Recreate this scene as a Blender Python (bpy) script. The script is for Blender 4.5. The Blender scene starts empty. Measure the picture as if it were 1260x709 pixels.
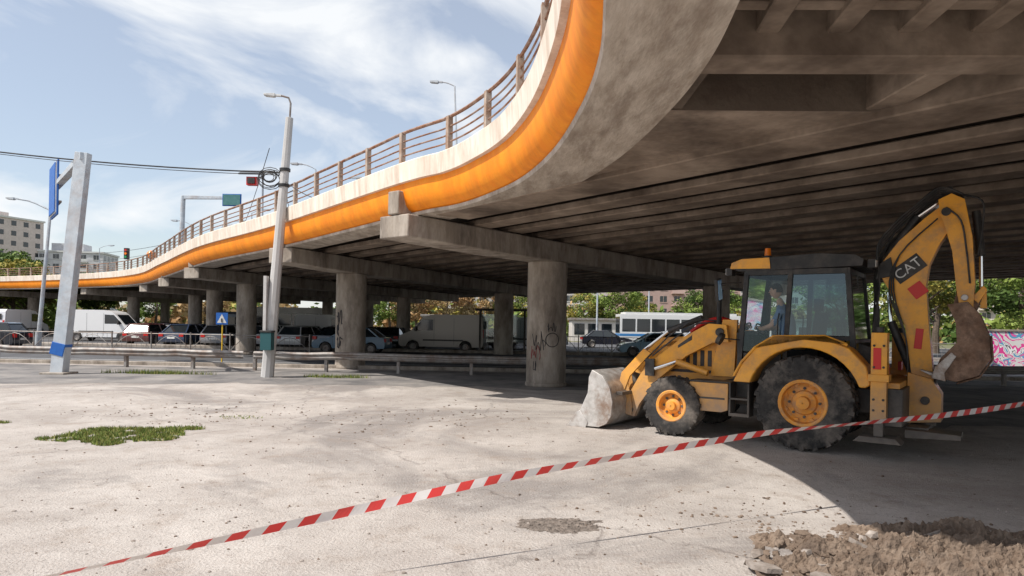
import bpy, math, random, bmesh, bisect
import numpy as np
from mathutils import Vector, Matrix, noise as mn
random.seed(7); np.random.seed(7)
S=bpy.context.scene
S.view_settings.view_transform='Standard'; S.view_settings.look='None'; S.view_settings.exposure=0
rad=math.radians
# ---------------------------------------------------------------- materials
def M(name,c1,c2=None,rough=.8,scale=4,bump=0,metal=0,c3=None,scale2=.5,amt=.5,bscale=None,spec=.4,stretch=None,coat=0,dust=None):
    m=bpy.data.materials.new(name); m.use_nodes=True; nt=m.node_tree; N=nt.nodes; Lk=nt.links
    p=N['Principled BSDF']; p.inputs['Roughness'].default_value=rough; p.inputs['Metallic'].default_value=metal
    p.inputs['Specular IOR Level'].default_value=spec
    if coat: p.inputs['Coat Weight'].default_value=coat; p.inputs['Coat Roughness'].default_value=.08
    c1=tuple(c1)+(1,); 
    p.inputs['Base Color'].default_value=c1
    if not c2 and not bump: return m
    tc=N.new('ShaderNodeTexCoord'); src=tc.outputs['Object']; raw=src
    if stretch:
        mp=N.new('ShaderNodeMapping'); mp.inputs['Scale'].default_value=stretch; Lk.new(src,mp.inputs['Vector']); src=mp.outputs[0]
    if c2:
        n=N.new('ShaderNodeTexNoise'); n.inputs['Scale'].default_value=scale; n.inputs['Detail'].default_value=5; n.inputs['Roughness'].default_value=.68
        Lk.new(src,n.inputs['Vector'])
        r=N.new('ShaderNodeValToRGB'); r.color_ramp.elements[0].position=.38; r.color_ramp.elements[1].position=.64
        r.color_ramp.elements[0].color=c1; r.color_ramp.elements[1].color=tuple(c2)+(1,)
        Lk.new(n.outputs['Fac'],r.inputs['Fac']); out=r.outputs['Color']
        if c3:
            n2=N.new('ShaderNodeTexNoise'); n2.inputs['Scale'].default_value=scale2; n2.inputs['Detail'].default_value=5; n2.inputs['Roughness'].default_value=.72
            Lk.new(src,n2.inputs['Vector'])
            r2=N.new('ShaderNodeValToRGB'); r2.color_ramp.elements[0].position=.45; r2.color_ramp.elements[1].position=.66
            r2.color_ramp.elements[0].color=(0,0,0,1); r2.color_ramp.elements[1].color=(amt,amt,amt,1)
            Lk.new(n2.outputs['Fac'],r2.inputs['Fac'])
            mx=N.new('ShaderNodeMix'); mx.data_type='RGBA'; Lk.new(r2.outputs['Color'],mx.inputs[0]); Lk.new(out,mx.inputs[6]); mx.inputs[7].default_value=tuple(c3)+(1,)
            out=mx.outputs[2]
        if dust: # mud and dust clinging to the lower parts of a machine
            sx=N.new('ShaderNodeSeparateXYZ'); Lk.new(raw,sx.inputs[0]); mr=N.new('ShaderNodeMapRange'); mr.inputs[1].default_value=dust[0]; mr.inputs[2].default_value=dust[1]; mr.inputs[3].default_value=dust[2]; mr.inputs[4].default_value=0; Lk.new(sx.outputs[2],mr.inputs[0])
            mu=N.new('ShaderNodeMath'); mu.operation='MULTIPLY'; Lk.new(mr.outputs[0],mu.inputs[0]); ad=N.new('ShaderNodeMath'); ad.operation='MULTIPLY'; ad.inputs[1].default_value=1.9; Lk.new(n.outputs['Fac'],ad.inputs[0]); Lk.new(ad.outputs[0],mu.inputs[1])
            mx=N.new('ShaderNodeMix'); mx.data_type='RGBA'; Lk.new(mu.outputs[0],mx.inputs[0]); Lk.new(out,mx.inputs[6]); mx.inputs[7].default_value=(.30,.25,.21,1); out=mx.outputs[2]
        Lk.new(out,p.inputs['Base Color'])
    if bump:
        b=N.new('ShaderNodeBump'); b.inputs['Strength'].default_value=bump; b.inputs['Distance'].default_value=.03
        n3=N.new('ShaderNodeTexNoise'); n3.inputs['Scale'].default_value=bscale or scale*3; n3.inputs['Detail'].default_value=3
        Lk.new(src,n3.inputs['Vector']); Lk.new(n3.outputs['Fac'],b.inputs['Height']); Lk.new(b.outputs[0],p.inputs['Normal'])
    return m
def glassmat(name,tint,gloss=.12):
    m=bpy.data.materials.new(name); m.use_nodes=True; nt=m.node_tree; N=nt.nodes; N.remove(N['Principled BSDF'])
    o=N['Material Output']; t=N.new('ShaderNodeBsdfTransparent'); t.inputs[0].default_value=tint+(1,)
    g=N.new('ShaderNodeBsdfGlossy'); g.inputs['Roughness'].default_value=.04; g.inputs[0].default_value=(.85,.95,.95,1)
    f=N.new('ShaderNodeFresnel'); f.inputs[0].default_value=1.5
    a=N.new('ShaderNodeMath'); a.operation='ADD'; a.inputs[1].default_value=gloss; nt.links.new(f.outputs[0],a.inputs[0])
    x=N.new('ShaderNodeMixShader'); nt.links.new(a.outputs[0],x.inputs[0]); nt.links.new(t.outputs[0],x.inputs[1]); nt.links.new(g.outputs[0],x.inputs[2]); nt.links.new(x.outputs[0],o.inputs[0])
    return m
concrete=M('concrete',(.31,.265,.22),(.46,.41,.355),.9,1.3,.35,c3=(.12,.095,.078),scale2=.7,amt=.8,bscale=9,stretch=(1.8,1.8,.6))
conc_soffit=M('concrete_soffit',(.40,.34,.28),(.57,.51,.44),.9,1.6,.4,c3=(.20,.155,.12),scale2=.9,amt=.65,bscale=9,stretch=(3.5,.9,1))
conc_dark=M('concrete_stained_shaded',(.10,.075,.058),(.20,.16,.125),.92,1.2,.4,c3=(.05,.036,.028),scale2=.6,amt=.75,bscale=10)  # stained concrete, base also darkened to paint the shade inside the recess
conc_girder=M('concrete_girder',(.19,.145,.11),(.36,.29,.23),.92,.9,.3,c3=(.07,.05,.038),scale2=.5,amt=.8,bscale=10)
conc_web=M('concrete_gap_shade',(.045,.035,.028),(.08,.062,.05),.92,.9,0)  # near-black so shade in the gaps between girders is painted in
conc_slab=M('concrete_slab_shade',(.022,.017,.014),(.05,.039,.032),.95,1.2,0)  # slab underside colour carries painted shade above the girder flanges
orange=M('orange_paint',(.95,.27,.006),(.98,.33,.012),.6,1.5,.12,c3=(.62,.16,.012),scale2=1.2,amt=.45,bscale=12,stretch=(2,2,.5))
cream=M('cream_render',(.72,.62,.52),(.82,.75,.66),.8,1.1,.2,c3=(.38,.26,.18),scale2=1.3,amt=.5,bscale=10,stretch=(2.6,2.6,.5))
rust=M('rusty_rail',(.20,.085,.045),(.33,.17,.10),.8,6,0,c3=(.36,.33,.31),scale2=3,amt=.6)
railpost=M('rail_post_concrete',(.30,.19,.13),(.45,.38,.32),.9,4,0)
asphalt=M('asphalt',(.075,.075,.08),(.12,.12,.125),.9,.8,.3,bscale=40)
whitepaint=M('white_paint',(.72,.72,.70),(.5,.5,.5),.7,3)
galv=M('galvanised_steel',(.33,.31,.29),(.22,.20,.19),.55,3,0,metal=.3,c3=(.20,.11,.065),scale2=1.5,amt=.6)
polemat=M('concrete_pole',(.46,.45,.44),(.58,.57,.56),.85,2,.15,c3=(.30,.28,.27),scale2=1,amt=.5)
greypaint=M('grey_painted_steel',(.40,.45,.50),(.52,.56,.60),.6,2,.1,c3=(.30,.22,.18),scale2=1.5,amt=.45)
yel=M('machine_yellow_paint',(.88,.40,.03),(.78,.34,.03),.45,3,.03,c3=(.36,.20,.10),scale2=2.6,amt=.6,coat=.2,dust=(.35,1.25,.75))
hub=M('hub_orange_paint',(.84,.36,.05),(.68,.28,.05),.6,6,.1,c3=(.34,.23,.16),scale2=5,amt=.75)
blackm=M('black_paint',(.016,.016,.018),(.032,.031,.03),.5,5,.05,c3=(.12,.10,.085),scale2=4,amt=.45,dust=(.2,1.0,.45))
rubber=M('tyre_rubber',(.022,.021,.021),(.045,.042,.04),.85,8,.2,c3=(.20,.17,.145),scale2=2.2,amt=.75)
steel=M('worn_steel',(.42,.40,.38),(.60,.58,.56),.45,5,.1,metal=.35,c3=(.22,.13,.08),scale2=2.2,amt=.85)
rustbucket=M('rusty_bucket_steel',(.16,.085,.05),(.34,.22,.155),.7,4,.25,metal=.15,c3=(.06,.04,.03),scale2=5,amt=.7)
chrome=M('hydraulic_rod',(.75,.75,.75),None,.15,metal=1)
cabglass=glassmat('cab_glass',(.22,.36,.34),.05)
doorglass=glassmat('cab_door_glass',(.86,.92,.92),.0)
clearglass=glassmat('shelter_glass',(.7,.75,.75),.05)
darkglass=M('dark_glass',(.015,.02,.024),None,.06,spec=.8)
redm=M('red_plastic',(.6,.02,.015),None,.35)
orangelens=M('orange_beacon',(.9,.22,.01),None,.25)
bluepl=M('blue_sign_paint',(.015,.10,.38),(.02,.13,.45),.5,5)
seatm=M('seat_fabric',(.03,.03,.033),None,.9)
skinm=M('skin',(.72,.42,.31),(.62,.35,.25),.55,20)
shirt=M('blue_shirt',(.12,.20,.38),(.15,.25,.44),.9,10)
jeans=M('dark_trousers',(.03,.04,.07),(.05,.06,.09),.9,12)
hairm=M('dark_hair',(.03,.02,.015),None,.7)
eyew=M('eye_white',(.8,.8,.8),None,.3)
dirtm=M('dug_soil',(.15,.105,.075),(.30,.23,.175),.95,6,.9,c3=(.07,.048,.036),scale2=3,amt=.8,bscale=25)
stonem=M('rubble_stone',(.26,.22,.19),(.44,.39,.35),.95,6,.4,c3=(.15,.115,.09),scale2=2,amt=.6)
tape_r=M('tape_red',(.72,.045,.04),(.62,.06,.05),.4,3); tape_w=M('tape_white',(.78,.74,.71),(.66,.60,.57),.4,3)
bark=M('bark',(.10,.075,.055),(.17,.13,.10),.95,8,0)
# ---------------------------------------------------------------- mesh builder
class B:
    def __init__(s): s.v=[]; s.f=[]; s.fm=[]; s.mats=[]
    def mi(s,m):
        if m not in s.mats: s.mats.append(m)
        return s.mats.index(m)
    def add(s,vs,fs,m):
        o=len(s.v); s.v+= [tuple(v) for v in vs]; k=s.mi(m)
        for f in fs: s.f.append(tuple(i+o for i in f)); s.fm.append(k)
    def box(s,c,sz,m,R=None):
        c=Vector(c); h=Vector(sz)/2; vs=[]
        for x in(-1,1):
            for y in(-1,1):
                for z in(-1,1):
                    p=Vector((x*h.x,y*h.y,z*h.z)); vs.append(c+(R@p if R else p))
        s.add(vs,[(0,1,3,2),(4,6,7,5),(0,4,5,1),(2,3,7,6),(0,2,6,4),(1,5,7,3)],m)
    def bb(s,x0,x1,y0,y1,z0,z1,m): s.box(((x0+x1)/2,(y0+y1)/2,(z0+z1)/2),(abs(x1-x0),abs(y1-y0),abs(z1-z0)),m)
    def beam(s,p0,p1,w,h,m,h1=None):
        p0=Vector(p0);p1=Vector(p1); d=(p1-p0).normalized(); up=Vector((0,0,1))
        if abs(d.z)>.95: up=Vector((0,1,0))
        a=d.cross(up).normalized(); b=a.cross(d)
        vs=[]
        for p,hh in((p0,h),(p1,h1 or h)):
            for i,j in((-1,-1),(1,-1),(1,1),(-1,1)): vs.append(p+a*i*w/2+b*j*hh/2)
        s.add(vs,[(3,2,1,0),(4,5,6,7),(0,1,5,4),(1,2,6,5),(2,3,7,6),(3,0,4,7)],m)
    def cyl(s,p0,p1,r0,r1,m,n=12,cap=True):
        p0=Vector(p0);p1=Vector(p1); d=(p1-p0).normalized(); up=Vector((0,0,1)) if abs(d.z)<.95 else Vector((1,0,0))
        a=d.cross(up).normalized(); b=d.cross(a); vs=[]
        for p,r in((p0,r0),(p1,r1)):
            for i in range(n):
                t=2*math.pi*i/n; vs.append(p+a*math.cos(t)*r+b*math.sin(t)*r)
        fs=[(i,(i+1)%n,n+(i+1)%n,n+i) for i in range(n)]
        if cap: fs+= [tuple(range(n-1,-1,-1)),tuple(range(n,2*n))]
        s.add(vs,fs,m)
    def tube(s,path,r,m,n=8):
        P=[Vector(p) for p in path]; rr=r if isinstance(r,(list,tuple)) else [r]*len(P); vs=[]
        a0=None
        for k,p in enumerate(P):
            d=(P[min(k+1,len(P)-1)]-P[max(k-1,0)]).normalized()
            if a0 is None:
                up=Vector((0,0,1)) if abs(d.z)<.9 else Vector((1,0,0)); a=d.cross(up).normalized()
            else: a=(a0-d*a0.dot(d)).normalized()
            a0=a; b=d.cross(a)
            for i in range(n):
                t=2*math.pi*i/n; vs.append(p+(a*math.cos(t)+b*math.sin(t))*rr[k])
        fs=[]
        for k in range(len(P)-1):
            for i in range(n): fs.append((k*n+i,k*n+(i+1)%n,(k+1)*n+(i+1)%n,(k+1)*n+i))
        fs+=[tuple(range(n-1,-1,-1)),tuple(range((len(P)-1)*n,len(P)*n))]
        s.add(vs,fs,m)
    def prism(s,pts,y0,y1,m):
        n=len(pts); vs=[(x,y0,z) for x,z in pts]+[(x,y1,z) for x,z in pts]
        s.add(vs,[tuple(range(n)),tuple(range(2*n-1,n-1,-1))]+[(i,n+i,n+(i+1)%n,(i+1)%n) for i in range(n)],m)
    def lathe(s,prof,c,m,n=28):
        vs=[];k=len(prof)
        for i in range(n):
            t=2*math.pi*i/n
            for r,y in prof: vs.append((c[0]+r*math.cos(t),c[1]+y,c[2]+r*math.sin(t)))
        fs=[]
        for i in range(n):
            j=(i+1)%n
            for q in range(k-1): fs.append((i*k+q,i*k+q+1,j*k+q+1,j*k+q))
        s.add(vs,fs,m)
    def frust(s,b,t,z0,z1,m):
        vs=[(b[0],-b[2],z0),(b[1],-b[2],z0),(b[1],b[2],z0),(b[0],b[2],z0),(t[0],-t[2],z1),(t[1],-t[2],z1),(t[1],t[2],z1),(t[0],t[2],z1)]
        s.add(vs,[(3,2,1,0),(4,5,6,7),(0,1,5,4),(1,2,6,5),(2,3,7,6),(3,0,4,7)],m)
    def done(s,name,loc=(0,0,0),rz=0,bevel=0,smooth=35,parent=None,seg=2,recalc=True):
        me=bpy.data.meshes.new(name); me.from_pydata(s.v,[],s.f)
        for m in s.mats: me.materials.append(m)
        me.polygons.foreach_set('material_index',s.fm)
        if recalc:
            bm=bmesh.new(); bm.from_mesh(me); bmesh.ops.recalc_face_normals(bm,faces=bm.faces); bm.to_mesh(me); bm.free()
        if smooth:
            me.polygons.foreach_set('use_smooth',[True]*len(me.polygons)); me.set_sharp_from_angle(angle=rad(smooth))
        ob=bpy.data.objects.new(name,me); S.collection.objects.link(ob); ob.location=loc; ob.rotation_euler=(0,0,rz)
        if bevel:
            b=ob.modifiers.new('bevel','BEVEL'); b.width=bevel; b.segments=seg; b.limit_method='ANGLE'; b.angle_limit=rad(40)
        if parent: ob.parent=parent
        return ob
def cr(pts,sub=10):
    P=[Vector(p) for p in pts]; out=[]
    for i in range(len(P)-1):
        p0=P[max(i-1,0)];p1=P[i];p2=P[i+1];p3=P[min(i+2,len(P)-1)]
        for k in range(sub):
            t=k/sub; out.append(.5*((2*p1)+(p2-p0)*t+(2*p0-5*p1+4*p2-p3)*t*t+(3*p1-p0-3*p2+p3)*t**3))
    out.append(P[-1]); return out
def empty(name,loc=(0,0,0),rz=0):
    e=bpy.data.objects.new(name,None); S.collection.objects.link(e); e.location=loc; e.rotation_euler=(0,0,rz); return e
# ---------------------------------------------------------------- camera, sun, sky
cam=bpy.data.cameras.new('camera'); co=bpy.data.objects.new('camera',cam); S.collection.objects.link(co)
cam.lens=24; cam.sensor_width=36; cam.shift_y=.036; cam.clip_end=4000; cam.clip_start=.05
co.matrix_world=Matrix.Translation((0,0,1.8))@Matrix.Rotation(rad(90),4,'X')@Matrix.Rotation(rad(1.0),4,'Z')
S.camera=co
el=rad(54); az=Vector((.87,.49)).normalized()
D=Vector((az.x*math.cos(el),az.y*math.cos(el),-math.sin(el)))
sl=bpy.data.lights.new('sun','SUN'); sl.energy=4.9; sl.angle=rad(.5); sl.color=(1,.945,.87)
so=bpy.data.objects.new('sun',sl); S.collection.objects.link(so); so.rotation_euler=D.to_track_quat('-Z','Y').to_euler(); so.location=(-20,-20,40)
w=bpy.data.worlds.new('World'); S.world=w; w.use_nodes=True; nt=w.node_tree; N=nt.nodes; Lk=nt.links
bg=N['Background']; bg.inputs[1].default_value=.15
sky=N.new('ShaderNodeTexSky'); sky.sky_type='NISHITA'; sky.sun_disc=False; sky.sun_elevation=el; sky.sun_rotation=math.atan2(-az.x,-az.y); sky.air_density=1; sky.dust_density=1.0
tc=N.new('ShaderNodeTexCoord'); mp=N.new('ShaderNodeMapping'); mp.inputs['Scale'].default_value=(1,1,2.8); mp.inputs['Rotation'].default_value=(0,rad(18),rad(30)); Lk.new(tc.outputs['Generated'],mp.inputs[0])
n1=N.new('ShaderNodeTexNoise'); n1.inputs['Scale'].default_value=2.3; n1.inputs['Detail'].default_value=7; n1.inputs['Roughness'].default_value=.54; n1.inputs['Distortion'].default_value=.6; Lk.new(mp.outputs[0],n1.inputs[0])
rp=N.new('ShaderNodeValToRGB'); rp.color_ramp.elements[0].position=.43; rp.color_ramp.elements[0].color=(.30,.30,.30,1); rp.color_ramp.elements[1].position=.59; rp.color_ramp.elements[1].color=(.96,.96,.96,1); Lk.new(n1.outputs['Fac'],rp.inputs[0])
mx=N.new('ShaderNodeMix'); mx.data_type='RGBA'; Lk.new(rp.outputs[0],mx.inputs[0]); Lk.new(sky.outputs[0],mx.inputs[6]); mx.inputs[7].default_value=(6.5,6.65,6.8,1)
Lk.new(mx.outputs[2],bg.inputs[0])
# ---------------------------------------------------------------- ground
def groundmat():
    m=bpy.data.materials.new('dusty_concrete_ground'); m.use_nodes=True; nt=m.node_tree; N=nt.nodes; Lk=nt.links; p=N['Principled BSDF']; p.inputs['Roughness'].default_value=.95; p.inputs['Specular IOR Level'].default_value=.2
    tc=N.new('ShaderNodeTexCoord'); o=tc.outputs['Object']
    def noise(s,d=8,r=.6,dist=0):
        n=N.new('ShaderNodeTexNoise'); n.inputs['Scale'].default_value=s; n.inputs['Detail'].default_value=d; n.inputs['Roughness'].default_value=r; n.inputs['Distortion'].default_value=dist; Lk.new(o,n.inputs[0]); return n.outputs['Fac']
    def ramp(f,a,b,ca,cb):
        r=N.new('ShaderNodeValToRGB'); r.color_ramp.elements[0].position=a; r.color_ramp.elements[1].position=b; r.color_ramp.elements[0].color=ca+(1,); r.color_ramp.elements[1].color=cb+(1,); Lk.new(f,r.inputs[0]); return r.outputs[0]
    def mix(f,a,b,mode='MIX'):
        x=N.new('ShaderNodeMix'); x.data_type='RGBA'; x.blend_type=mode
        for i,v in((0,f),(6,a),(7,b)):
            if isinstance(v,(int,float)): x.inputs[i].default_value=v
            elif isinstance(v,tuple): x.inputs[i].default_value=v+(1,)
            else: Lk.new(v,x.inputs[i])
        return x.outputs[2]
    big=noise(.16,6,.68,.8); mid=noise(1.7,6,.72); fine=noise(38,3,.65); med=noise(6,6,.75)
    c=ramp(noise(.45,7,.7,.3),.36,.64,(.37,.33,.30),(.54,.495,.455))
    c=mix(ramp(big,.50,.58,(0,0,0),(.8,.8,.8)),c,(.26,.235,.22))
    c=mix(ramp(mid,.53,.70,(0,0,0),(.6,.6,.6)),c,(.31,.25,.205))
    c=mix(ramp(mid,.28,.42,(.45,.45,.45),(0,0,0)),c,(.61,.57,.53))
    c=mix(ramp(med,.55,.68,(0,0,0),(.55,.55,.55)),c,(.21,.175,.155))
    c=mix(ramp(fine,.60,.70,(0,0,0),(.7,.7,.7)),c,(.18,.16,.15))
    c=mix(ramp(fine,.30,.38,(.6,.6,.6),(0,0,0)),c,(.62,.59,.56))
    v=N.new('ShaderNodeTexVoronoi'); v.feature='DISTANCE_TO_EDGE'; v.inputs['Scale'].default_value=.13
    wn=N.new('ShaderNodeTexNoise'); wn.inputs['Scale'].default_value=.9; wn.inputs['Detail'].default_value=6; Lk.new(o,wn.inputs[0])
    ad=N.new('ShaderNodeMix'); ad.data_type='RGBA'; ad.blend_type='LINEAR_LIGHT'; ad.inputs[0].default_value=.5; Lk.new(o,ad.inputs[6]); Lk.new(wn.outputs['Color'],ad.inputs[7]); Lk.new(ad.outputs[2],v.inputs['Vector'])
    cr_=ramp(v.outputs['Distance'],.0006,.0022,(.55,.55,.55),(0,0,0))
    cm=mix(1.0,cr_,ramp(mid,.40,.55,(0,0,0),(1,1,1)),'MULTIPLY')
    c=mix(cm,c,(.13,.11,.10)); Lk.new(c,p.inputs['Base Color'])
    b=N.new('ShaderNodeBump'); b.inputs['Strength'].default_value=.7; b.inputs['Distance'].default_value=.03
    mm=N.new('ShaderNodeMath'); mm.operation='ADD'; Lk.new(med,mm.inputs[0]); Lk.new(fine,mm.inputs[1]); Lk.new(mm.outputs[0],b.inputs['Height']); Lk.new(b.outputs[0],p.inputs['Normal'])
    return m
gm=groundmat()
g=B(); g.add([(-1500,-1500,0),(1500,-1500,0),(1500,1500,0),(-1500,1500,0)],[(0,1,2,3)],gm); g.done('ground',smooth=0)
g=B(); g.add([(-160,27.6,.004),(160,25.4,.004),(160,72,.004),(-160,78,.004)],[(0,1,2,3)],asphalt); g.done('road',smooth=0)
g=B()
for x in range(-100,100,7):
    for yy in(33,37.5,58,62): g.add([(x,yy,.008),(x+3,yy,.008),(x+3,yy+.14,.008),(x,yy+.14,.008)],[(0,1,2,3)],whitepaint)
for yy in(29.2,53.5): g.add([(-120,yy,.008),(120,yy,.008),(120,yy+.15,.008),(-120,yy+.15,.008)],[(0,1,2,3)],whitepaint)
g.done('road_marking',smooth=0)
g=B(); g.beam((-160,27.5,.06),(160,25.3,.06),.3,.14,concrete); g.done('kerb',bevel=.015)
g=B(); g.beam((-160,44,.08),(160,42,.08),1.6,.18,concrete); g.done('road_median',bevel=.02)
g=B(); 
verge=M('verge_grass',(.07,.10,.03),(.16,.15,.07),.95,3,.6,c3=(.24,.20,.15),scale2=.4,amt=.6)
g.add([(-300,80,.01),(300,73,.01),(300,400,.01),(-300,400,.01)],[(0,1,2,3)],verge); g.done('grass_field',smooth=0)
patchm=M('old_asphalt_patch',(.13,.125,.125),(.23,.215,.205),.95,.8,.4,c3=(.36,.33,.30),scale2=.5,amt=.7,bscale=30)
g=B(); pts=[]
n=140
for i in range(n):
    t=i/(n-1); x=-26+t*60; pts.append((x,19.3-max(0,(-x-9))*.22-(6.2*max(0,min(1,(x-2.0)/4)))+1.2*mn.noise((x*.35,0,1))+.5*mn.noise((x*1.7,3,1))+.25*mn.noise((x*6,3,1)),.004))
for i in range(n-1,-1,-1):
    x=-26+i/(n-1)*60; pts.append((x,25.6+.2*mn.noise((x,5,1)),.004))
g.add(pts,[(i,i+1,2*n-2-i,2*n-1-i) for i in range(n-1)],patchm); g.done('asphalt_apron',smooth=0)
def stones(b,cnt,fn,mat,smin,smax):
    base=[(0,0,1)]+[(math.cos(a)*.9,math.sin(a)*.9,.4) for a in [i*1.2566 for i in range(5)]]+[(math.cos(a+.6)*.9,math.sin(a+.6)*.9,-.4) for a in [i*1.2566 for i in range(5)]]+[(0,0,-1)]
    fs=[(0,i+1,(i+1)%5+1) for i in range(5)]+[(i+1,i+6,(i+1)%5+1) for i in range(5)]+[((i+1)%5+1,i+6,(i+1)%5+6) for i in range(5)]+[(11,(i+1)%5+6,i+6) for i in range(5)]
    for _ in range(cnt):
        x,y,z=fn(); s=smin+(smax-smin)*random.random()**3; R=Matrix.Rotation(random.random()*6.28,3,'Z')@Matrix.Rotation(random.uniform(-.5,.5),3,'X')
        sc=Vector((random.uniform(.7,1.4),random.uniform(.6,1.1),random.uniform(.35,.8)))
        vs=[]
        for q in base:
            q=Vector(q)*random.uniform(.75,1.2); q=R@Vector((q.x*sc.x,q.y*sc.y,q.z*sc.z))*s; vs.append((x+q.x,y+q.y,z+q.z+s*.2))
        b.add(vs,fs,mat)
def scat():
    while True:
        y=random.uniform(3.2,17); x=random.uniform(-.8,.75)*y
        if mn.noise((x*.5,y*.5,0))>random.uniform(-.6,.5): return x,y,0
g=B(); stones(g,1500,scat,stonem,.004,.022); stones(g,700,scat,dirtm,.004,.022); 
def sc2(): return random.gauss(-1.4,1.1),random.gauss(13,1.2),0
stones(g,220,sc2,dirtm,.006,.032)
def sc2b(): return random.gauss(2.6,.9),random.gauss(6.4,.45),0
stones(g,320,sc2b,dirtm,.005,.026)
def sc2c(): return random.gauss(-6.2,1.6),random.gauss(13.2,1.0),0
stones(g,260,sc2c,dirtm,.006,.03)
g.done('gravel',smooth=0,recalc=False)
g=B()
def mound(b,cx,cy,rx,ry,h,mat,seed,n=60,rough=.5):
    vs=[];fs=[]
    for j in range(n+1):
        for i in range(n+1):
            u=-1+2*i/n; v=-1+2*j/n; r=math.hypot(u,v)+.45*mn.noise((u*2.5+seed,v*2.5,0))+.25*mn.noise((u*9+seed,v*6,0))
            f=max(0,1-r); hh=h*min(1,f*3)*(.5+.7*mn.noise((u*6+seed,v*4,1))+rough*mn.noise((u*17,v*12+seed,2))+rough*.9*abs(mn.noise((u*38,v*24+seed,5)))+rough*.5*mn.noise((u*70,v*45,seed)))
            vs.append((cx+u*rx,cy+v*ry,hh if f>0.02 else -.03))
    for j in range(n):
        for i in range(n): a=j*(n+1)+i; fs.append((a,a+1,a+n+2,a+n+1))
    b.add(vs,fs,mat)
potm=M('broken_asphalt',(.12,.10,.085),(.24,.20,.17),.95,14,.8,bscale=30)
mound(g,.45,6.15,.42,.24,.018,potm,3,50)
def sc3():
    a=random.random()*6.28; r=random.random()**.5; return .45+math.cos(a)*r*.36,6.15+math.sin(a)*r*.2,0.003
stones(g,130,sc3,potm,.006,.026); g.done('broken_pothole',smooth=0)
g=B(); mound(g,4.2,5.2,2.4,1.0,.12,dirtm,9,190,.8)
def sc4():
    a=random.random()*6.28; r=random.random()**.6; return 4.1+math.cos(a)*r*2.3,5.2+math.sin(a)*r*.98,.02
stones(g,1500,sc4,dirtm,.008,.06); stones(g,420,sc4,stonem,.008,.065)
# slabs of lifted asphalt
for i in range(26):
    x,y,z=sc4(); R=Matrix.Rotation(random.random()*6.28,3,'Z')@Matrix.Rotation(random.uniform(-.5,.5),3,'X'); s=random.uniform(.05,.14)
    pl=[Vector((math.cos(a)*s*random.uniform(.7,1.2),math.sin(a)*s*random.uniform(.6,1.0),0)) for a in [k*1.047 for k in range(6)]]
    vs=[Vector((x,y,.05))+R@(q+Vector((0,0,.018))) for q in pl]+[Vector((x,y,.05))+R@(q*.95-Vector((0,0,.018))) for q in pl]
    g.add(vs,[tuple(range(6)),tuple(range(11,5,-1))]+[(k,6+k,6+(k+1)%6,(k+1)%6) for k in range(6)],stonem if i%3 else potm)
g.done('rubble_pile',smooth=0)
def grass(name,cx,cy,rx,ry,cnt,h):
    gmats=[M('grass_%d'%i,c,None,.8) for i,c in enumerate([(.12,.18,.03),(.20,.25,.045),(.08,.12,.02),(.30,.27,.09)])]
    b=B()
    for _ in range(cnt):
        a=random.random()*6.28; r=random.random()**.5; x=math.cos(a)*r; y=math.sin(a)*r
        if r>.72+.6*mn.noise((x*2.2+cx,y*2.2,0)): continue
        if mn.noise((x*5,y*5,4))<-.22: continue
        x=cx+x*rx;y=cy+y*ry; hh=h*random.uniform(.4,1.3); d=random.random()*6.28; wdt=.006+.006*random.random(); lx=random.uniform(-.04,.04); ly=random.uniform(-.04,.04)
        b.add([(x-wdt*math.cos(d),y-wdt*math.sin(d),0),(x+wdt*math.cos(d),y+wdt*math.sin(d),0),(x+lx,y+ly,hh)],[(0,1,2)],random.choice(gmats))
    b.done(name,smooth=0,recalc=False)
grass('grass_patch',-5.9,10.55,1.4,1.1,18000,.05)
grass('grass_tuft',-8.6,11.5,.25,.15,400,.04)
grass('grass_tuft',-11.5,22.2,2.2,.25,2500,.14)
grass('grass_tuft',-5.6,22.0,1.6,.3,1800,.12)
grass('grass_tuft',-5.0,12.6,.5,.3,260,.03)
# ---------------------------------------------------------------- overpass
tv=Vector((.6225,-.7826)); nv=Vector((.7826,.6225))
def P(t,n): return Vector((tv.x*t+nv.x*n,tv.y*t+nv.y*n))
Ept=[(-95,80),(-70,73),(-49,64),(-35,56.5),(-27,49.5),(-20.3,40.0),(-13.6,30.2),(-7.95,23.3),(-2.6,16.1),(-1.2,14.5),(-.45,13.2),(.16,11.7),(.58,9.8),(.78,7.8),(.80,6.4),(.69,5.25),(.60,4.6),(.95,4.15),(2.2,3.85),(5,3.0),(9,-.6),(16,-9),(24,-19)]  # out-of-frame turn at the near end is invented, shaped to place the shadow edge
E=[Vector((p.x,p.y)) for p in cr([(a,b,0) for a,b in Ept],10)]
def nrm(i):
    d=(E[min(i+1,len(E)-1)]-E[max(i-1,0)]).normalized(); return Vector((-d.y,d.x))
NR=[nrm(i) for i in range(len(E))]
over=empty('overpass_bridge')
def sweep(b,prof,mat,e0=0,e1=None):
    e1=e1 or len(E); k=len(prof); vs=[]
    for i in range(e0,e1):
        for o,z in prof:
            q=E[i]+NR[i]*o; vs.append((q.x,q.y,z))
    fs=[]
    for i in range(e1-e0-1):
        for j in range(k-1): fs.append((i*k+j,i*k+j+1,(i+1)*k+j+1,(i+1)*k+j))
    b.add(vs,fs,mat)
b=B()
sweep(b,[(1.0,5.0),(1.0,4.30),(.04,4.27)],conc_soffit)
sweep(b,[(.04,4.27),(-.01,4.27),(-.03,4.34),(.03,4.345)],conc_soffit)
sweep(b,[(.03,4.345),(-.10,4.40),(-.19,4.50),(-.25,4.66),(-.28,4.82),(-.29,4.97)],orange)
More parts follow.
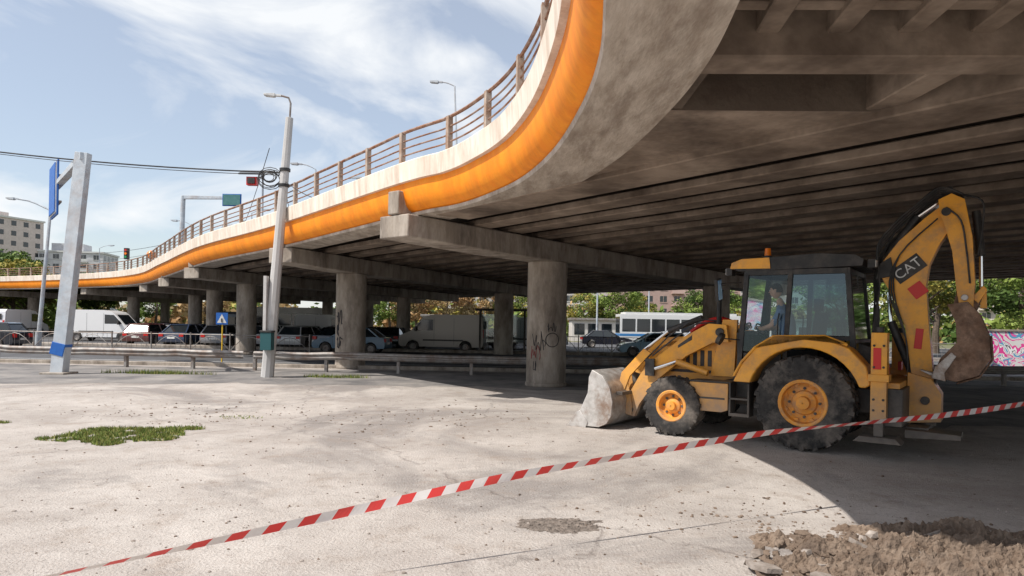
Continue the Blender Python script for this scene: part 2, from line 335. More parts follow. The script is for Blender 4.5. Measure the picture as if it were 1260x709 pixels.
sweep(b,[(-.29,4.97),(-.38,4.975),(-.41,5.39),(-.38,5.42),(-.16,5.43),(-.14,5.16),(.4,5.155)],cream)
b.done('fascia',parent=over,smooth=40,recalc=False)
b=B(); lo=[]
for i in range(len(E)):
    n0=E[i].dot(nv); n1=min(n0+29,36.5); a=E[i]+NR[i]*.2; f=E[i]+nv*(n1-n0)
    lo.append((a,f))
k=len(lo); vs=[]
for a,f in lo: vs+=[(a.x,a.y,5.0),(f.x,f.y,5.0),(a.x,a.y,5.15),(f.x,f.y,5.15)]
fs=[]
for i in range(k-1):
    o=i*4;q=o+4; fs+=[(o,o+1,q+1,q)]; fs+=[(o+1,o+3,q+3,q+1)]
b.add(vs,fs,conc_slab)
b.add(vs,[(i*4+2,i*4+6,i*4+7,i*4+3) for i in range(k-1)],asphalt)
for i in range(0,k-2,2):
    f=lo[i][1]; g2=lo[i+2][1]; b.beam((f.x,f.y,4.85),(g2.x,g2.y,4.85),.5,1.1,conc_girder)
b.done('deck_slab',parent=over,smooth=0,recalc=False)
def gir(b,n,w,z0,z1,t0,t1,mat):
    a=P(t0,n);c=P(t1,n); b.beam((a.x,a.y,(z0+z1)/2),(c.x,c.y,(z0+z1)/2),w,z1-z0,mat)
b=B()
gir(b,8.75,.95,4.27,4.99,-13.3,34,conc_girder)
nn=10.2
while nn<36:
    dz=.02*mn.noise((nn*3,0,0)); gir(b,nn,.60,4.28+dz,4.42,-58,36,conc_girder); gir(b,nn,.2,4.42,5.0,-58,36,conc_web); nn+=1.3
b.done('girders',parent=over,smooth=0,bevel=.02,seg=1)
b=B()
for t in(-46,-28,-19,-7,3,11,20):
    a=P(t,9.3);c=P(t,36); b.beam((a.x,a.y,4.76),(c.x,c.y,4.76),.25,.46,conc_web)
a=P(-4.6,13.1); b.cyl((a.x,a.y,4.0),(a.x,a.y,4.3),.10,.14,blackm,12); b.cyl((a.x,a.y,3.93),(a.x,a.y,4.0),.12,.10,whitepaint,12)
b.done('diaphragms',parent=over,smooth=0)
b=B()
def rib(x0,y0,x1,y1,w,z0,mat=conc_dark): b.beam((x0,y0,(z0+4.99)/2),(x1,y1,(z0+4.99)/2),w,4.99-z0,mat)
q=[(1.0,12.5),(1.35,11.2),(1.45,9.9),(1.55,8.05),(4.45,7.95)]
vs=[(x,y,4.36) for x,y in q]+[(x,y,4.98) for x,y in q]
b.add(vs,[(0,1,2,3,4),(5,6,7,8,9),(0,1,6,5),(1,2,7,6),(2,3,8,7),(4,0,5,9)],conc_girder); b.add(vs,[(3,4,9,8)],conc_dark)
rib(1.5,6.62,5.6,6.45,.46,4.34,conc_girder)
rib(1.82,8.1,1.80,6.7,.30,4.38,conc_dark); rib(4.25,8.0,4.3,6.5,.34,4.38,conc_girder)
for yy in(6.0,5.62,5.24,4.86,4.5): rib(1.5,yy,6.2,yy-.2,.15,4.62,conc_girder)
for xx in(2.35,3.0,3.65,4.3,4.95,5.6): rib(xx,6.5,xx-.25,4.1,.22,4.56,conc_girder)
b.done('gore_ribs',parent=over,smooth=0,bevel=.015,seg=1)
def pier(tip,dirv,cols,L,r,zt=4.26,zb=3.68,tipz=3.74):
    d=Vector(dirv).normalized(); tip=Vector(tip); b=B()
    side=Vector((-d.y,d.x)); w=.48
    st=[(-.2,tipz),(1.2,tipz-.02),(3.2,zb),(L,zb)]
    vs=[]
    for s_,zz in st:
        for sg in(-1,1):
            q=tip+d*s_+side*w*sg; vs+=[(q.x,q.y,zz),(q.x,q.y,zt)]
    fs=[]
    for i in range(len(st)-1):
        o=i*4;q=o+4; fs+=[(o,q,q+1,o+1),(o+2,o+3,q+3,q+2),(o,o+2,q+2,q),(o+1,q+1,q+3,o+3)]
    fs+=[(0,1,3,2),(len(vs)-4,len(vs)-2,len(vs)-1,len(vs)-3)]
    b.add(vs,fs,concrete)
    R=Matrix.Rotation(math.atan2(d.y,d.x),3,'Z'); c=tip+d*.02
    b.box((c.x,c.y,4.54),(.5,.36,.54),concrete,R)
    for s_ in cols:
        c=tip+d*s_; b.cyl((c.x,c.y,0),(c.x,c.y,zb+.002),r,r,concrete,32); b.cyl((c.x,c.y,0),(c.x,c.y,.12),r+.03,r+.03,concrete,32)
    b.done('pier',parent=over,bevel=.03)
pt1=Vector((-2.62,15.75)); pd1=Vector((.62,.785)).normalized()
pier(pt1,pd1,[5.9,19],28,.59)
pt2=Vector((-7.75,23.1)); pd2=Vector((.37,.93)).normalized()
pier(pt2,pd2,[3.9,19.6],27,.58)
pier((-15.2,32.6),(.38,.925),[3.4,19],27,.5)
pier((-20.9,41.2),(.45,.89),[3.5,19],27,.5)
pier((-26.7,49.7),(.5,.86),[4,18],25,.5)
pier((-36,57.6),(.55,.83),[4,18],22,.5)
pier((-50,65),(.5,.86),[4,18],22,.5)
pier((15,-4.5),nv,[5,20],28,.55)
b=B(); rp_=[E[i]-NR[i]*.28 for i in range(len(E)-60)]
acc=0;nxt=0
for i in range(1,len(rp_)):
    a=rp_[i-1];c=rp_[i];L=(c-a).length
    while nxt<=acc+L:
        t=(nxt-acc)/L; q=a.lerp(c,t); ang=math.atan2(c.y-a.y,c.x-a.x); b.box((q.x,q.y,5.77),(.11,.11,.74),railpost,Matrix.Rotation(ang,3,'Z'))
        nxt+=1.8
    acc+=L
for zz,r in((6.12,.035),(5.92,.018),(5.76,.018),(5.60,.018)): b.tube([(q.x,q.y,zz+.015*mn.noise((q.x*1.3,zz,0))) for q in rp_],r,rust,6)
b.done('bridge_railing',recalc=False)
# ---------------------------------------------------------------- lamps / poles
def lamp_head(b,p,d,m=greypaint,s=1):
    p=Vector(p); d=Vector(d).normalized(); b.beam(p,p+d*.35*s,.14*s,.10*s,m); b.beam(p+d*.3*s,p+d*.85*s,.28*s,.16*s,m,.08*s)
    b.beam(p+d*.36*s-Vector((0,0,.085*s)),p+d*.78*s-Vector((0,0,.065*s)),.2*s,.04*s,whitepaint)
def streetlamp(base,top,armd,arm=1.0,r=.09,s=1,mat=greypaint,name='street_lamp'):
    b=B(); base=Vector(base);top=Vector(top); d=Vector(armd).normalized()
    b.cyl(base,base+(top-base)*.12,r*1.5,r*1.4,mat,12)
    path=[base,base+(top-base)*.5,top]+[top+d*arm*(t)+Vector((0,0,.35*arm*math.sin(t*1.5))) for t in(.2,.45,.7,1)]
    b.tube(path,[r,r*.85,r*.6]+[r*.45]*4,mat,10); lamp_head(b,path[-1],(d.x,d.y,.05),mat,s)
    b.done(name)
b=B(); p0=Vector((-7.75,21.7,0)); p1=Vector((-7.12,21.5,8.2))
b.cyl(p0,p1,.20,.115,polemat,10)
arm=[p1-Vector((0,0,.3)),p1+Vector((.03,0,.45)),p1+Vector((-.03,-.02,.62)),p1+Vector((-.25,-.05,.67))]
b.tube(arm,.032,galv,8); lamp_head(b,arm[-1],(-1,-.1,.02),whitepaint,.62)
lp=lambda t:p0.lerp(p1,t)
for t in(.80,.74): c=lp(t); b.cyl(c-Vector((0,0,.05)),c+Vector((0,0,.05)),.17,.17,blackm,12)
for kk in range(9):
    c=lp(.77)+Vector((-.42+random.uniform(-.07,.07),-.15,random.uniform(-.1,.1))); path=[c+Vector((math.cos(a)*(.16+.03*kk),.03*kk,math.sin(a)*(.12+.025*kk))) for a in [i*.52 for i in range(13)]]; b.tube(path,.015,blackm,5)
c=lp(.12); b.box((c.x+.02,c.y-.30,1.15),(.34,.3,.55),M('bin_green',(.02,.09,.10),None,.6)); b.box((c.x+.02,c.y-.30,1.46),(.38,.34,.06),blackm)
b.box((lp(.25).x-.17,21.5,2.3),(.10,.22,1.8),polemat)
b.done('street_lamp',bevel=.008)
b=B()
def wire(a,c,sag,r=.014):
    a=Vector(a);c=Vector(c); b.tube([a.lerp(c,t)-Vector((0,0,sag*4*t*(1-t))) for t in [i/16 for i in range(17)]],r,blackm,5)
wire(lp(.79),(-23,23.5,8.1),.25,.024); wire(lp(.78),(-23,23.5,8.07),.27,.012); wire(lp(.76),(-2.4,16.3,5.4),.7,.012); wire(lp(.76),(-9.5,30,6.2),.5,.010)
wire((-25,60,8.6),(-7.7,21.4,7.2),1.0,.012); wire((-45,66,8.2),(-20.5,42,6.6),.5,.015); wire((-45,66,7.4),(-20.5,42,6.2),.5,.012)
b.done('overhead_cable',recalc=False)
b=B(); p0=Vector((-14.3,21.6,0)); p1=Vector((-13.65,21.6,7.0))
b.beam(p0,p1,.40,.34,greypaint,.26); b.box((p0.x,p0.y,.03),(.75,.75,.06),concrete); b.beam(p0+Vector((0,0,.6)),p0.lerp(p1,.14),.43,.38,bluepl)
e1=Vector((-18.2,27.1,6.95)); b.beam(p1+Vector((.1,-.12,-.12)),e1,.24,.22,greypaint,.16); b.beam(p1-Vector((0,0,1.0)),p1.lerp(e1,.28)-Vector((0,0,.1)),.12,.12,greypaint)
dd=(e1-p1).normalized(); c=p1.lerp(e1,.95); R=Matrix.Rotation(math.atan2(dd.y,dd.x),3,'Z')
b.box((c.x,c.y-.12,6.75),(2.0,.06,2.1),bluepl,R); b.box((c.x-.03,c.y-.16,6.75),(1.85,.05,1.95),whitepaint,R); b.box((c.x-.05,c.y-.19,6.75),(1.78,.05,1.88),bluepl,R)
for zz in(6.2,7.2): b.box((c.x+.05,c.y-.05,zz),(2.0,.1,.08),galv,R)
b.done('road_sign_gantry',bevel=.01)
b=B(); b.cyl((-20.6,42.3,5.15),(-20.5,42.3,9.45),.17,.13,greypaint,10); b.beam((-20.5,42.3,9.35),(-17.0,42.0,9.3),.2,.22,greypaint,.14)
b.box((-17.3,41.85,9.15),(1.15,.08,.75),bluepl); b.box((-17.3,41.80,9.15),(1.05,.04,.65),M('sign_green',(.05,.16,.16),(.08,.2,.2),.5,4)); b.done('road_sign_gantry',bevel=.01)
b=B(); 
for x in(-19.4,-18.5): b.cyl((x,46,5.15),(x,46,8.1),.05,.05,greypaint,8)
for i in range(7): b.box((-19,45.95,7.1+i*.18),(1.35,.03,.05),whitepaint)
for i in range(5): b.box((-19.6+i*.3,45.98,7.65),(.04,.03,1.2),whitepaint)
b.done('billboard_frame')
b=B(); b.cyl((-10.5,28.5,5.15),(-10.5,28.5,8.0),.045,.04,greypaint,8); b.box((-10.9,28.4,7.95),(1.0,.5,.06),darkglass,Matrix.Rotation(rad(25),3,'X')); b.box((-10.9,28.4,7.58),(.42,.25,.34),redm); b.box((-10.9,28.25,7.58),(.3,.06,.24),blackm); b.box((-10.7,28.45,7.75),(.5,.06,.06),greypaint); b.done('solar_speed_sign')
streetlamp((-2.0,25,5.15),(-2.25,25,10.5),(-1,.1,0),.45,.05,.55)
streetlamp((-8.4,30.5,5.15),(-8.9,30.5,8.6),(-1,0,0),.6,.05,.6); streetlamp((-8.3,31.5,5.15),(-8.2,31.5,8.2),(1,0,0),.7,.05,.6)
streetlamp((-16.8,44,5.15),(-16.9,44,8.7),(1,0,0),.6,.05,.7); streetlamp((-24.5,52,5.15),(-24.6,52,9.0),(-1,0,0),.8,.06,.8)
streetlamp((-21,50,5.15),(-21,50,8.8),(1,0,0),.7,.05,.7); streetlamp((-40,66,5.15),(-40,66,8.5),(1,0,0),.8,.05,.7)
streetlamp((-26.8,38.6,0),(-26.2,38.6,7.8),(-1,0,0),1.8,.12,.8)
streetlamp((8.7,70,0),(8.7,70,9),(-1,0,0),1.2,.1,1); streetlamp((-4,95,0),(-4,95,10),(1,0,0),1.2,.1,1); streetlamp((16,80,0),(16,80,9),(-1,0,0),1.2,.1,1)
b=B(); b.cyl((-33,58.5,5.15),(-33,58.5,7.4),.06,.05,blackm,8); b.box((-33,58.3,7.3),(.34,.3,.95),blackm)
for i,mm in enumerate((redm,orangelens,M('green_lens',(.02,.3,.1),None,.3))): b.cyl((-33,58.14,7.58-.28*i),(-33,58.08,7.58-.28*i),.1,.1,mm,12)
b.done('traffic_light')
b=B(); b.cyl((-31,58.5,5.15),(-31,58.5,7.0),.05,.05,greypaint,8)
for i in range(8):
    a0=math.pi*i/8;a1=math.pi*(i+1)/8; b.cyl((-31,58.5,7.25-.38*math.cos(a0)),(-31,58.5,7.25-.38*math.cos(a1)),.38*math.sin(a0)+.001,.38*math.sin(a1)+.001,orangelens,16,False)
b.done('orange_balloon_sign')
b=B(); b.cyl((-12.3,29.0,0),(-12.3,29.0,1.9),.03,.03,M('yellow_sleeve',(.8,.5,.03),None,.5),8); b.box((-12.3,28.95,1.85),(.5,.03,.5),bluepl); b.add([(-12.5,28.93,1.67),(-12.1,28.93,1.67),(-12.3,28.93,2.04)],[(0,1,2)],whitepaint); b.box((-12.3,28.915,1.78),(.05,.02,.16),blackm); b.done('pedestrian_crossing_sign')
def wrail(name,x0,y0,x1,y1,post=2.6,h=.72):
    b=B(); L=math.hypot(x1-x0,y1-y0); n=int(L/post); d=Vector(((x1-x0)/L,(y1-y0)/L,0)); s=Vector((d.y,-d.x,0))
    for i in range(n+1):
        q=Vector((x0,y0,0))+d*i*post; b.box((q.x,q.y,h/2-.02),(.10,.14,h-.02),galv,Matrix.Rotation(math.atan2(d.y,d.x)+rad(random.uniform(-3,3)),3,'Z'))
    prof=[(.02,-.14),(.055,-.125),(.085,-.08),(.085,-.055),(.03,-.02),(.03,.02),(.085,.055),(.085,.08),(.055,.125),(.02,.14)]
    K=60; vs=[];a=Vector((x0,y0,h-.12))
    for i in range(K+1):
        q=a+d*L*i/K; dz=.05*mn.noise((i*.5,x0,0)); ds=.08*mn.noise((i*.5,x0,3))
        for o,z in prof: vs.append(q+s*(o+.07+ds)+Vector((0,0,z+dz)))
    k=len(prof); b.add(vs,[(i*k+j,i*k+j+1,(i+1)*k+j+1,(i+1)*k+j) for i in range(K) for j in range(k-1)],galv)
    b.done(name,recalc=False)
wrail('guard_rail',-40,27.9,-9.6,24.6,2.6,.68); wrail('guard_rail',-9.2,24.5,30,22.6,2.6,.68)
def pfence(x0,y0,x1,y1,h=1.15):
    b=B(); L=math.hypot(x1-x0,y1-y0); n=int(L/2.0); d=Vector(((x1-x0)/L,(y1-y0)/L,0)); 
    for i in range(n+1):
        q=Vector((x0,y0,0))+d*i*2.0; b.cyl(q,q+Vector((0,0,h)),.035,.035,galv,6)
        if i<n:
            for z in(.25,h-.1): b.cyl(q+Vector((0,0,z)),q+d*2+Vector((0,0,z)),.022,.022,galv,5,False)
            b.tube([q+d*(2*t)+Vector((0,0,.25+(h-.35)*math.sin(math.pi*t)*.9)) for t in [j/8 for j in range(9)]],.018,galv,5)
            for j in range(1,8): q2=q+d*(j*.25); b.cyl(q2+Vector((0,0,.25)),q2+Vector((0,0,h-.1)),.008,.008,galv,4,False)
    b.done('pedestrian_fence',recalc=False)
pfence(-30,34.5,-9,33.8,1.15); pfence(2,41,26,40,1.25)
# ---------------------------------------------------------------- cars
def wheel(b,x,y,r,w,side,tm=rubber,rm=None):
    rm=rm or galv; h=w/2
    b.lathe([(r*.62,-h),(r*.9,-h),(r,-h*.7),(r,h*.7),(r*.9,h),(r*.62,h)],(x,y,r),tm,20)
    b.lathe([(.02,h*.5*side),(r*.25,h*.7*side),(r*.5,h*.55*side),(r*.64,h*.9*side)],(x,y,r),rm,16)
    b.lathe([(.02,-h*.5*side),(r*.64,-h*.9*side)],(x,y,r),blackm,16)
def arch(cx,r,z,n=8):
    return [(cx-r*math.cos(math.pi*i/n),z+r*math.sin(math.pi*i/n)) for i in range(n+1)]
whitel=M('headlamp',(.75,.75,.72),None,.15); platem=M('plate',(.7,.7,.68),None,.5)
def car(loc,hd,col,est=False,name='parked_car'):
    pm=M('car_paint',col,None,.3,coat=.8); b=B(); r=.31
    pts=[(-2.05,.32)]+arch(-1.28,.38,.30)+arch(1.32,.38,.30)+[(2.0,.28),(2.12,.4),(2.12,.58),(1.98,.74),(1.7,.83),(.95,.93),(-1.55,.98),(-2.02,.93),(-2.1,.6),(-2.1,.42)]
    b.prism(pts,-.86,.86,pm)
    xr=-2.0 if est else -1.75; xt=-1.65 if est else -1.1
    b.frust((xr,1.05,.80),(xt,.2,.60),.93,1.42,darkglass)
    b.frust((xt-.07,.26,.62),(xt+.12,.08,.55),1.415,1.47,pm)
    for sg in(-1,1):
        for (x0,x1) in((1.05,.2),(-.3,-.36),(xr,xt)): b.beam((x0,sg*.80,.93),(x1,sg*.605,1.43),.07,.07,pm)
        b.box((.75,sg*.93,1.0),(.12,.16,.12),pm)
        b.box((2.07,sg*.62,.66),(.12,.36,.14),whitel); b.box((-2.07,sg*.68,.78),(.1,.28,.2),redm)
        for xx in(.9,-.25): b.box((xx,sg*.862,.62),(.012,.006,.5),blackm)
        b.box((.05,sg*.868,.80),(.16,.02,.03),blackm)
        for xx in(-1.28,1.32): wheel(b,xx,sg*.76,r,.2,sg)
    b.box((2.11,0,.42),(.06,1.2,.14),blackm); b.box((-2.11,0,.6),(.02,.5,.12),platem); b.box((2.145,0,.44),(.02,.5,.11),platem)
    b.done(name,loc,rad(hd),bevel=.035)
def van(loc,hd,col,name='white_van',s=1):
    pm=M('van_paint',col,None,.35,coat=.5); b=B(); r=.34
    pts=[(-2.7,.35)]+arch(-1.65,.42,.33)+arch(1.75,.42,.33)+[(2.55,.33),(2.68,.5),(2.66,.85),(2.5,1.08),(1.95,1.28),(1.2,2.1),(.95,2.26),(.3,2.38),(-2.5,2.38),(-2.68,2.2),(-2.75,1.2),(-2.75,.5)]
    b.prism([(x*s,z*s) for x,z in pts],-.97,.97,pm)
    b.add([(1.90,-.85,1.36),(1.90,.85,1.36),(1.27,.78,2.05),(1.27,-.78,2.05)],[(0,1,2,3)],darkglass)
    for sg in(-1,1):
        y=sg*.972; b.prism([(1.78,1.36),(1.15,2.02),(.45,2.05),(.45,1.36)],y,y+sg*.008,darkglass)
        for xx in(.38,-.9,-2.6): b.box((xx,sg*.973,1.3),(.015,.008,1.7),blackm)
        b.box((-.2,sg*.985,.75),(2.6,.03,.1),blackm); b.box((1.55,sg*1.08,1.45),(.1,.2,.3),blackm)
        b.box((2.55,sg*.72,.92),(.2,.36,.24),whitel); b.box((-2.74,sg*.85,1.2),(.06,.14,.5),redm)
        for xx in(-1.65,1.75): wheel(b,xx,sg*.86,r,.22,sg)
    b.box((2.66,0,.5),(.1,1.8,.25),blackm); b.box((-2.76,0,.5),(.06,1.8,.2),blackm); b.box((-2.76,-.4,1.75),(.02,.6,.5),darkglass); b.box((-2.76,.4,1.75),(.02,.6,.5),darkglass)
    b.done(name,loc,rad(hd),bevel=.04)
van((-31.2,52.5,0),0,(.80,.80,.80)); van((-4.4,44.0,0),172,(.46,.42,.37),'grey_van'); van((-60,78,0),0,(.7,.7,.7)); van((-43.5,60,0),90,(.75,.75,.78),'white_van'); van((-15.5,58,0),0,(.7,.7,.7)); van((1.5,52,0),2,(.75,.75,.76)); van((-20,50,0),95,(.08,.09,.11),'dark_van')
cols=[(.02,.02,.025),(.05,.05,.06),(.35,.35,.36),(.10,.03,.03),(.03,.05,.10),(.5,.5,.5),(.02,.03,.03),(.25,.26,.28)]
car((-28.2,36.3,0),185,(.02,.022,.03),True)
for i,(x,y) in enumerate([(-25.5,52),(-22.9,51.5),(-17.4,50.4),(-14.8,50),(-12.2,49.6),(-9.8,52),(-28.5,56),(-31,62),(-36,64),(-21.5,45.5),(-18.8,45.2),(-16.2,44.9),(-13.5,44.7),(-11.1,44.6),(-24.2,46),(-8.5,49.4),(-1,50)]):
    car((x,y,0),80+random.uniform(-12,12),cols[(i*3+1)%8],i%2==0)
car((8.6,41.5,0),178,(.30,.48,.62),True); car((-5.2,58,0),180,(.45,.45,.46)); car((2.5,60,0),0,(.10,.12,.16)); car((-10,62,0),0,(.35,.05,.04)); car((-9.2,39.5,0),176,(.10,.20,.30)); car((13.5,56,0),0,(.5,.5,.5)); car((8,58,0),0,(.02,.02,.03))
b=B(); wm=M('bus_white',(.72,.72,.70),None,.4,coat=.4)
b.bb(-6,6,-1.25,1.25,.35,3.05,wm); b.bb(-5.5,5.5,-1.2,1.2,3.05,3.25,wm)
for sg in(-1,1):
    for i in range(8): b.bb(-5.8+i*1.45,-4.5+i*1.45,sg*1.25,sg*1.265,1.35,2.6,darkglass)
    for xx in(-3.6,3.6): wheel(b,xx,sg*1.1,.48,.3,sg)
b.bb(-6.02,-6,-1.1,1.1,1.2,2.8,darkglass); b.bb(6,6.02,-1.1,1.1,1.2,2.8,darkglass); b.bb(-6.01,6.01,-1.26,1.26,.9,1.15,M('bus_stripe',(.05,.2,.45),None,.4))
bo=b.done('city_bus',(16.5,68,0),rad(2),bevel=.04)
bm2=bpy.data.objects.new('city_bus',bo.data); S.collection.objects.link(bm2); bm2.location=(-22,74,0); bm2.rotation_euler=(0,0,rad(2))
b=B()
for x in(-1.4,1.4):
    for y in(-.6,.6): b.bb(x-.05,x+.05,y-.05,y+.05,0,2.5,blackm)
b.bb(-1.7,1.7,-.85,.85,2.5,2.62,blackm); b.bb(-1.35,1.35,.58,.6,.5,2.3,clearglass); b.bb(-1.0,1.0,.2,.55,.45,.5,blackm); b.bb(-.9,-.85,.3,.4,0,.45,blackm); b.bb(.85,.9,.3,.4,0,.45,blackm)
b.done('bus_shelter',(-.6,43.2,.17))
b=B()
for i,(x,w_,h_,cc) in enumerate([(-7,7,2.6,(.6,.6,.6)),(2,6,2.3,(.5,.5,.52)),(10,6,2.5,(.62,.58,.55)),(24,7,2.6,(.5,.42,.36)),(33,9,2.8,(.6,.6,.62))]):
    mm=M('kiosk_%d'%i,cc,None,.7); b.bb(x-w_/2,x+w_/2,80,84,0,h_,mm); b.bb(x-w_/2-.2,x+w_/2+.2,79.6,84.2,h_,h_+.25,galv)
    for j in range(int(w_/1.6)): b.bb(x-w_/2+.3+j*1.6,x-w_/2+1.5+j*1.6,79.95,80.0,.8,2.1,darkglass)
b.done('market_kiosks',bevel=.02)
# ---------------------------------------------------------------- buildings
def block(name,x,y,w_,dp,floors,hd,col,fh=2.9,bay=3.2):
    wm=M('facade',col,tuple(c*.85 for c in col),.85,1.2); sill=M('balcony',tuple(min(.6,c*1.15) for c in col),None,.8); b=B(); H=floors*fh+1
    b.bb(-w_/2,w_/2,-dp/2,dp/2,0,H,wm); b.bb(-w_/2-.3,w_/2+.3,-dp/2-.3,dp/2+.3,H,H+.5,sill); b.bb(-w_/5,w_/5,-dp/4,dp/4,H+.5,H+3,wm)
    n=int(w_/bay)
    for f in range(floors):
        for i in range(n):
            cx=-w_/2+(i+.5)*w_/n; z=1+f*fh+.9
            for sg in(-1,1):
                yy=sg*dp/2; b.bb(cx-.8,cx+.8,yy,yy+sg*.04,z,z+1.4,darkglass); b.bb(cx-.03,cx+.03,yy+sg*.04,yy+sg*.07,z,z+1.4,sill); b.bb(cx-.9,cx+.9,yy,yy+sg*.12,z-.12,z,sill)
                if i%3==1: b.bb(cx-1.5,cx+1.5,yy,yy+sg*1.1,z-.9,z-.75,sill); b.bb(cx-1.5,cx+1.5,yy+sg*1.02,yy+sg*1.1,z-.75,z+.15,sill)
        for j in range(int(dp/bay)):
            cy=-dp/2+(j+.5)*dp/int(dp/bay)
            for sg in(-1,1): b.bb(sg*w_/2,sg*(w_/2+.04),cy-.7,cy+.7,1+f*fh+.9,1+f*fh+2.3,darkglass)
    b.done(name,(x,y,0),rad(hd),smooth=0)
block('apartment_block',-160,205,34,14,10,-20,(.62,.54,.50)); block('apartment_block',-137,212,22,13,7,12,(.55,.55,.57)); block('apartment_block',-190,180,30,14,11,5,(.6,.57,.53))
block('apartment_block',38,165,30,12,4,4,(.48,.34,.30)); block('apartment_block',20,170,16,12,4,0,(.55,.52,.50)); block('apartment_block',66,160,22,12,4,-5,(.55,.52,.50)); block('apartment_block',-10,200,40,12,4,0,(.45,.42,.40)); block('apartment_block',120,150,40,12,5,-20,(.5,.45,.40))
def graff():
    m=bpy.data.materials.new('graffiti_wall_paint'); m.use_nodes=True; nt=m.node_tree;N=nt.nodes;p=N['Principled BSDF']; p.inputs['Roughness'].default_value=.8
    tc=N.new('ShaderNodeTexCoord'); n=N.new('ShaderNodeTexNoise'); n.inputs['Scale'].default_value=.9; n.inputs['Detail'].default_value=1.5; n.inputs['Distortion'].default_value=2.2; nt.links.new(tc.outputs['Object'],n.inputs[0])
    r=N.new('ShaderNodeValToRGB'); r.color_ramp.interpolation='CONSTANT'; e=r.color_ramp.elements; e[0].color=(.7,.68,.66,1); e[1].position=.43; e[1].color=(.75,.06,.30,1)
    for ps,c in((.49,(.85,.85,.85,1)),(.52,(.04,.03,.06,1)),(.535,(.78,.75,.74,1)),(.57,(.1,.35,.55,1)),(.61,(.75,.1,.35,1)),(.65,(.7,.68,.66,1))): q=e.new(ps); q.color=c
    nt.links.new(n.outputs['Fac'],r.inputs[0]); nt.links.new(r.outputs[0],p.inputs['Base Color']); return m
b=B(); b.beam((23.5,34.5,.95),(60,30,.95),.25,1.9,graff()); b.beam((23.5,34.5,1.95),(60,30,1.95),.35,.1,concrete); b.done('graffiti_wall',bevel=.01)
b=B(); tagm=M('graffiti_black',(.03,.03,.035),None,.7); tagr=M('graffiti_red',(.25,.05,.05),None,.7)
def tag(cx,cy,r,a0,z0,s,mat,seed,n=26,th=.018):
    rnd=random.Random(seed); pts=[];x=0
    for i in range(n):
        x+=rnd.uniform(-.02,.06)*s; z=rnd.uniform(-.18,.18)*s; a=a0+x/r; pts.append((cx+(r+.002)*math.cos(a),cy+(r+.002)*math.sin(a),z0+z))
    b.tube([tuple(p) for p in cr(pts,4)],th,mat,5)
c1=pt1+pd1*5.9
tag(c1.x,c1.y,.59,rad(225),1.35,1.6,tagm,1,14,.009); tag(c1.x,c1.y,.59,rad(215),1.0,1.2,tagr,2,12,.009); tag(c1.x,c1.y,.59,rad(270),1.75,.9,tagm,3,12,.009); tag(c1.x,c1.y,.59,rad(230),.6,.9,tagm,8,12,.009)
ring=[]; 
for i in range(19):
    a=i*math.pi/9; th=rad(284)+.2*math.cos(a)/.59; ring.append((c1.x+.592*math.cos(th),c1.y+.592*math.sin(th),1.38+.2*math.sin(a)))
b.tube(ring,.012,tagm,5)
c2=pt2+pd2*3.9
for k in range(3): tag(c2.x,c2.y,.58,rad(215+k*4),2.0-k*.5,1.5,tagm,11+k,12,.02)
b.done('graffiti_tag',recalc=False)
# ---------------------------------------------------------------- trees
lm={ 'g':[M('leaf_g%d'%i,c,None,.7) for i,c in enumerate([(.07,.12,.02),(.13,.19,.03),(.20,.26,.05)])],
     'y':[M('leaf_y%d'%i,c,None,.7) for i,c in enumerate([(.18,.18,.03),(.32,.27,.05),(.13,.17,.03)])],
     'o':[M('leaf_o%d'%i,c,None,.7) for i,c in enumerate([(.30,.17,.07),(.44,.29,.13),(.22,.16,.07)])]}
def tree(x,y,h,r,kind,seed,leaf=.22,cnt=5200,name='tree'):
    rs=np.random.RandomState(seed); b=B(); tops=[]
    b.tube([(0,0,0),(.05*h*.3,0,h*.2),(0,.02*h,h*.45),(0,0,h*.8)],[h*.028,h*.022,h*.016,h*.004],bark,8)
    for i in range(9):
        a=rs.rand()*6.28; z0=h*(.25+.4*rs.rand()); L=r*(.5+.5*rs.rand()); p=[(0,0,z0),(math.cos(a)*L*.5,math.sin(a)*L*.5,z0+h*.12),(math.cos(a)*L,math.sin(a)*L,z0+h*.2+h*.08*rs.rand())]
        b.tube(p,[h*.010,h*.007,h*.003],bark,6); tops.append(p[2])
    cl=[]
    for i in range(26):
        a=rs.rand()*6.28; u=rs.rand(); zz=h*(.30+.68*u); rr=r*math.sin(math.pi*min(1,.15+.8*u))**.7*(.35+.6*rs.rand()); cl.append((math.cos(a)*rr,math.sin(a)*rr,zz,r*(.20+.18*rs.rand()),rs.randint(3)))
    for t in tops: cl.append((t[0],t[1],t[2],r*.28,rs.randint(3)))
    per=cnt//len(cl)
    for cx,cy,cz,cr_,mi in cl:
        P_=rs.normal(size=(per,3)); P_/=np.linalg.norm(P_,axis=1)[:,None]; P_*=(rs.rand(per)**.45)[:,None]*cr_; P_[:,2]*=.75; P_+=np.array([cx,cy,cz])
        A=rs.normal(size=(per,3)); A/=np.linalg.norm(A,axis=1)[:,None]; C=np.cross(A,rs.normal(size=(per,3))); C/=np.linalg.norm(C,axis=1)[:,None]; s=leaf*(.5+rs.rand(per))[:,None]
        vs=np.stack([P_-A*s*.6,P_+C*s*.35,P_+A*s*.6,P_-C*s*.35],1).reshape(-1,3)
        m=lm[kind][mi] ; b.add([tuple(v) for v in vs.tolist()],[(4*i,4*i+1,4*i+2,4*i+3) for i in range(per)],m)
    return b.done(name,(x,y,0),smooth=0,recalc=False)
protos={}
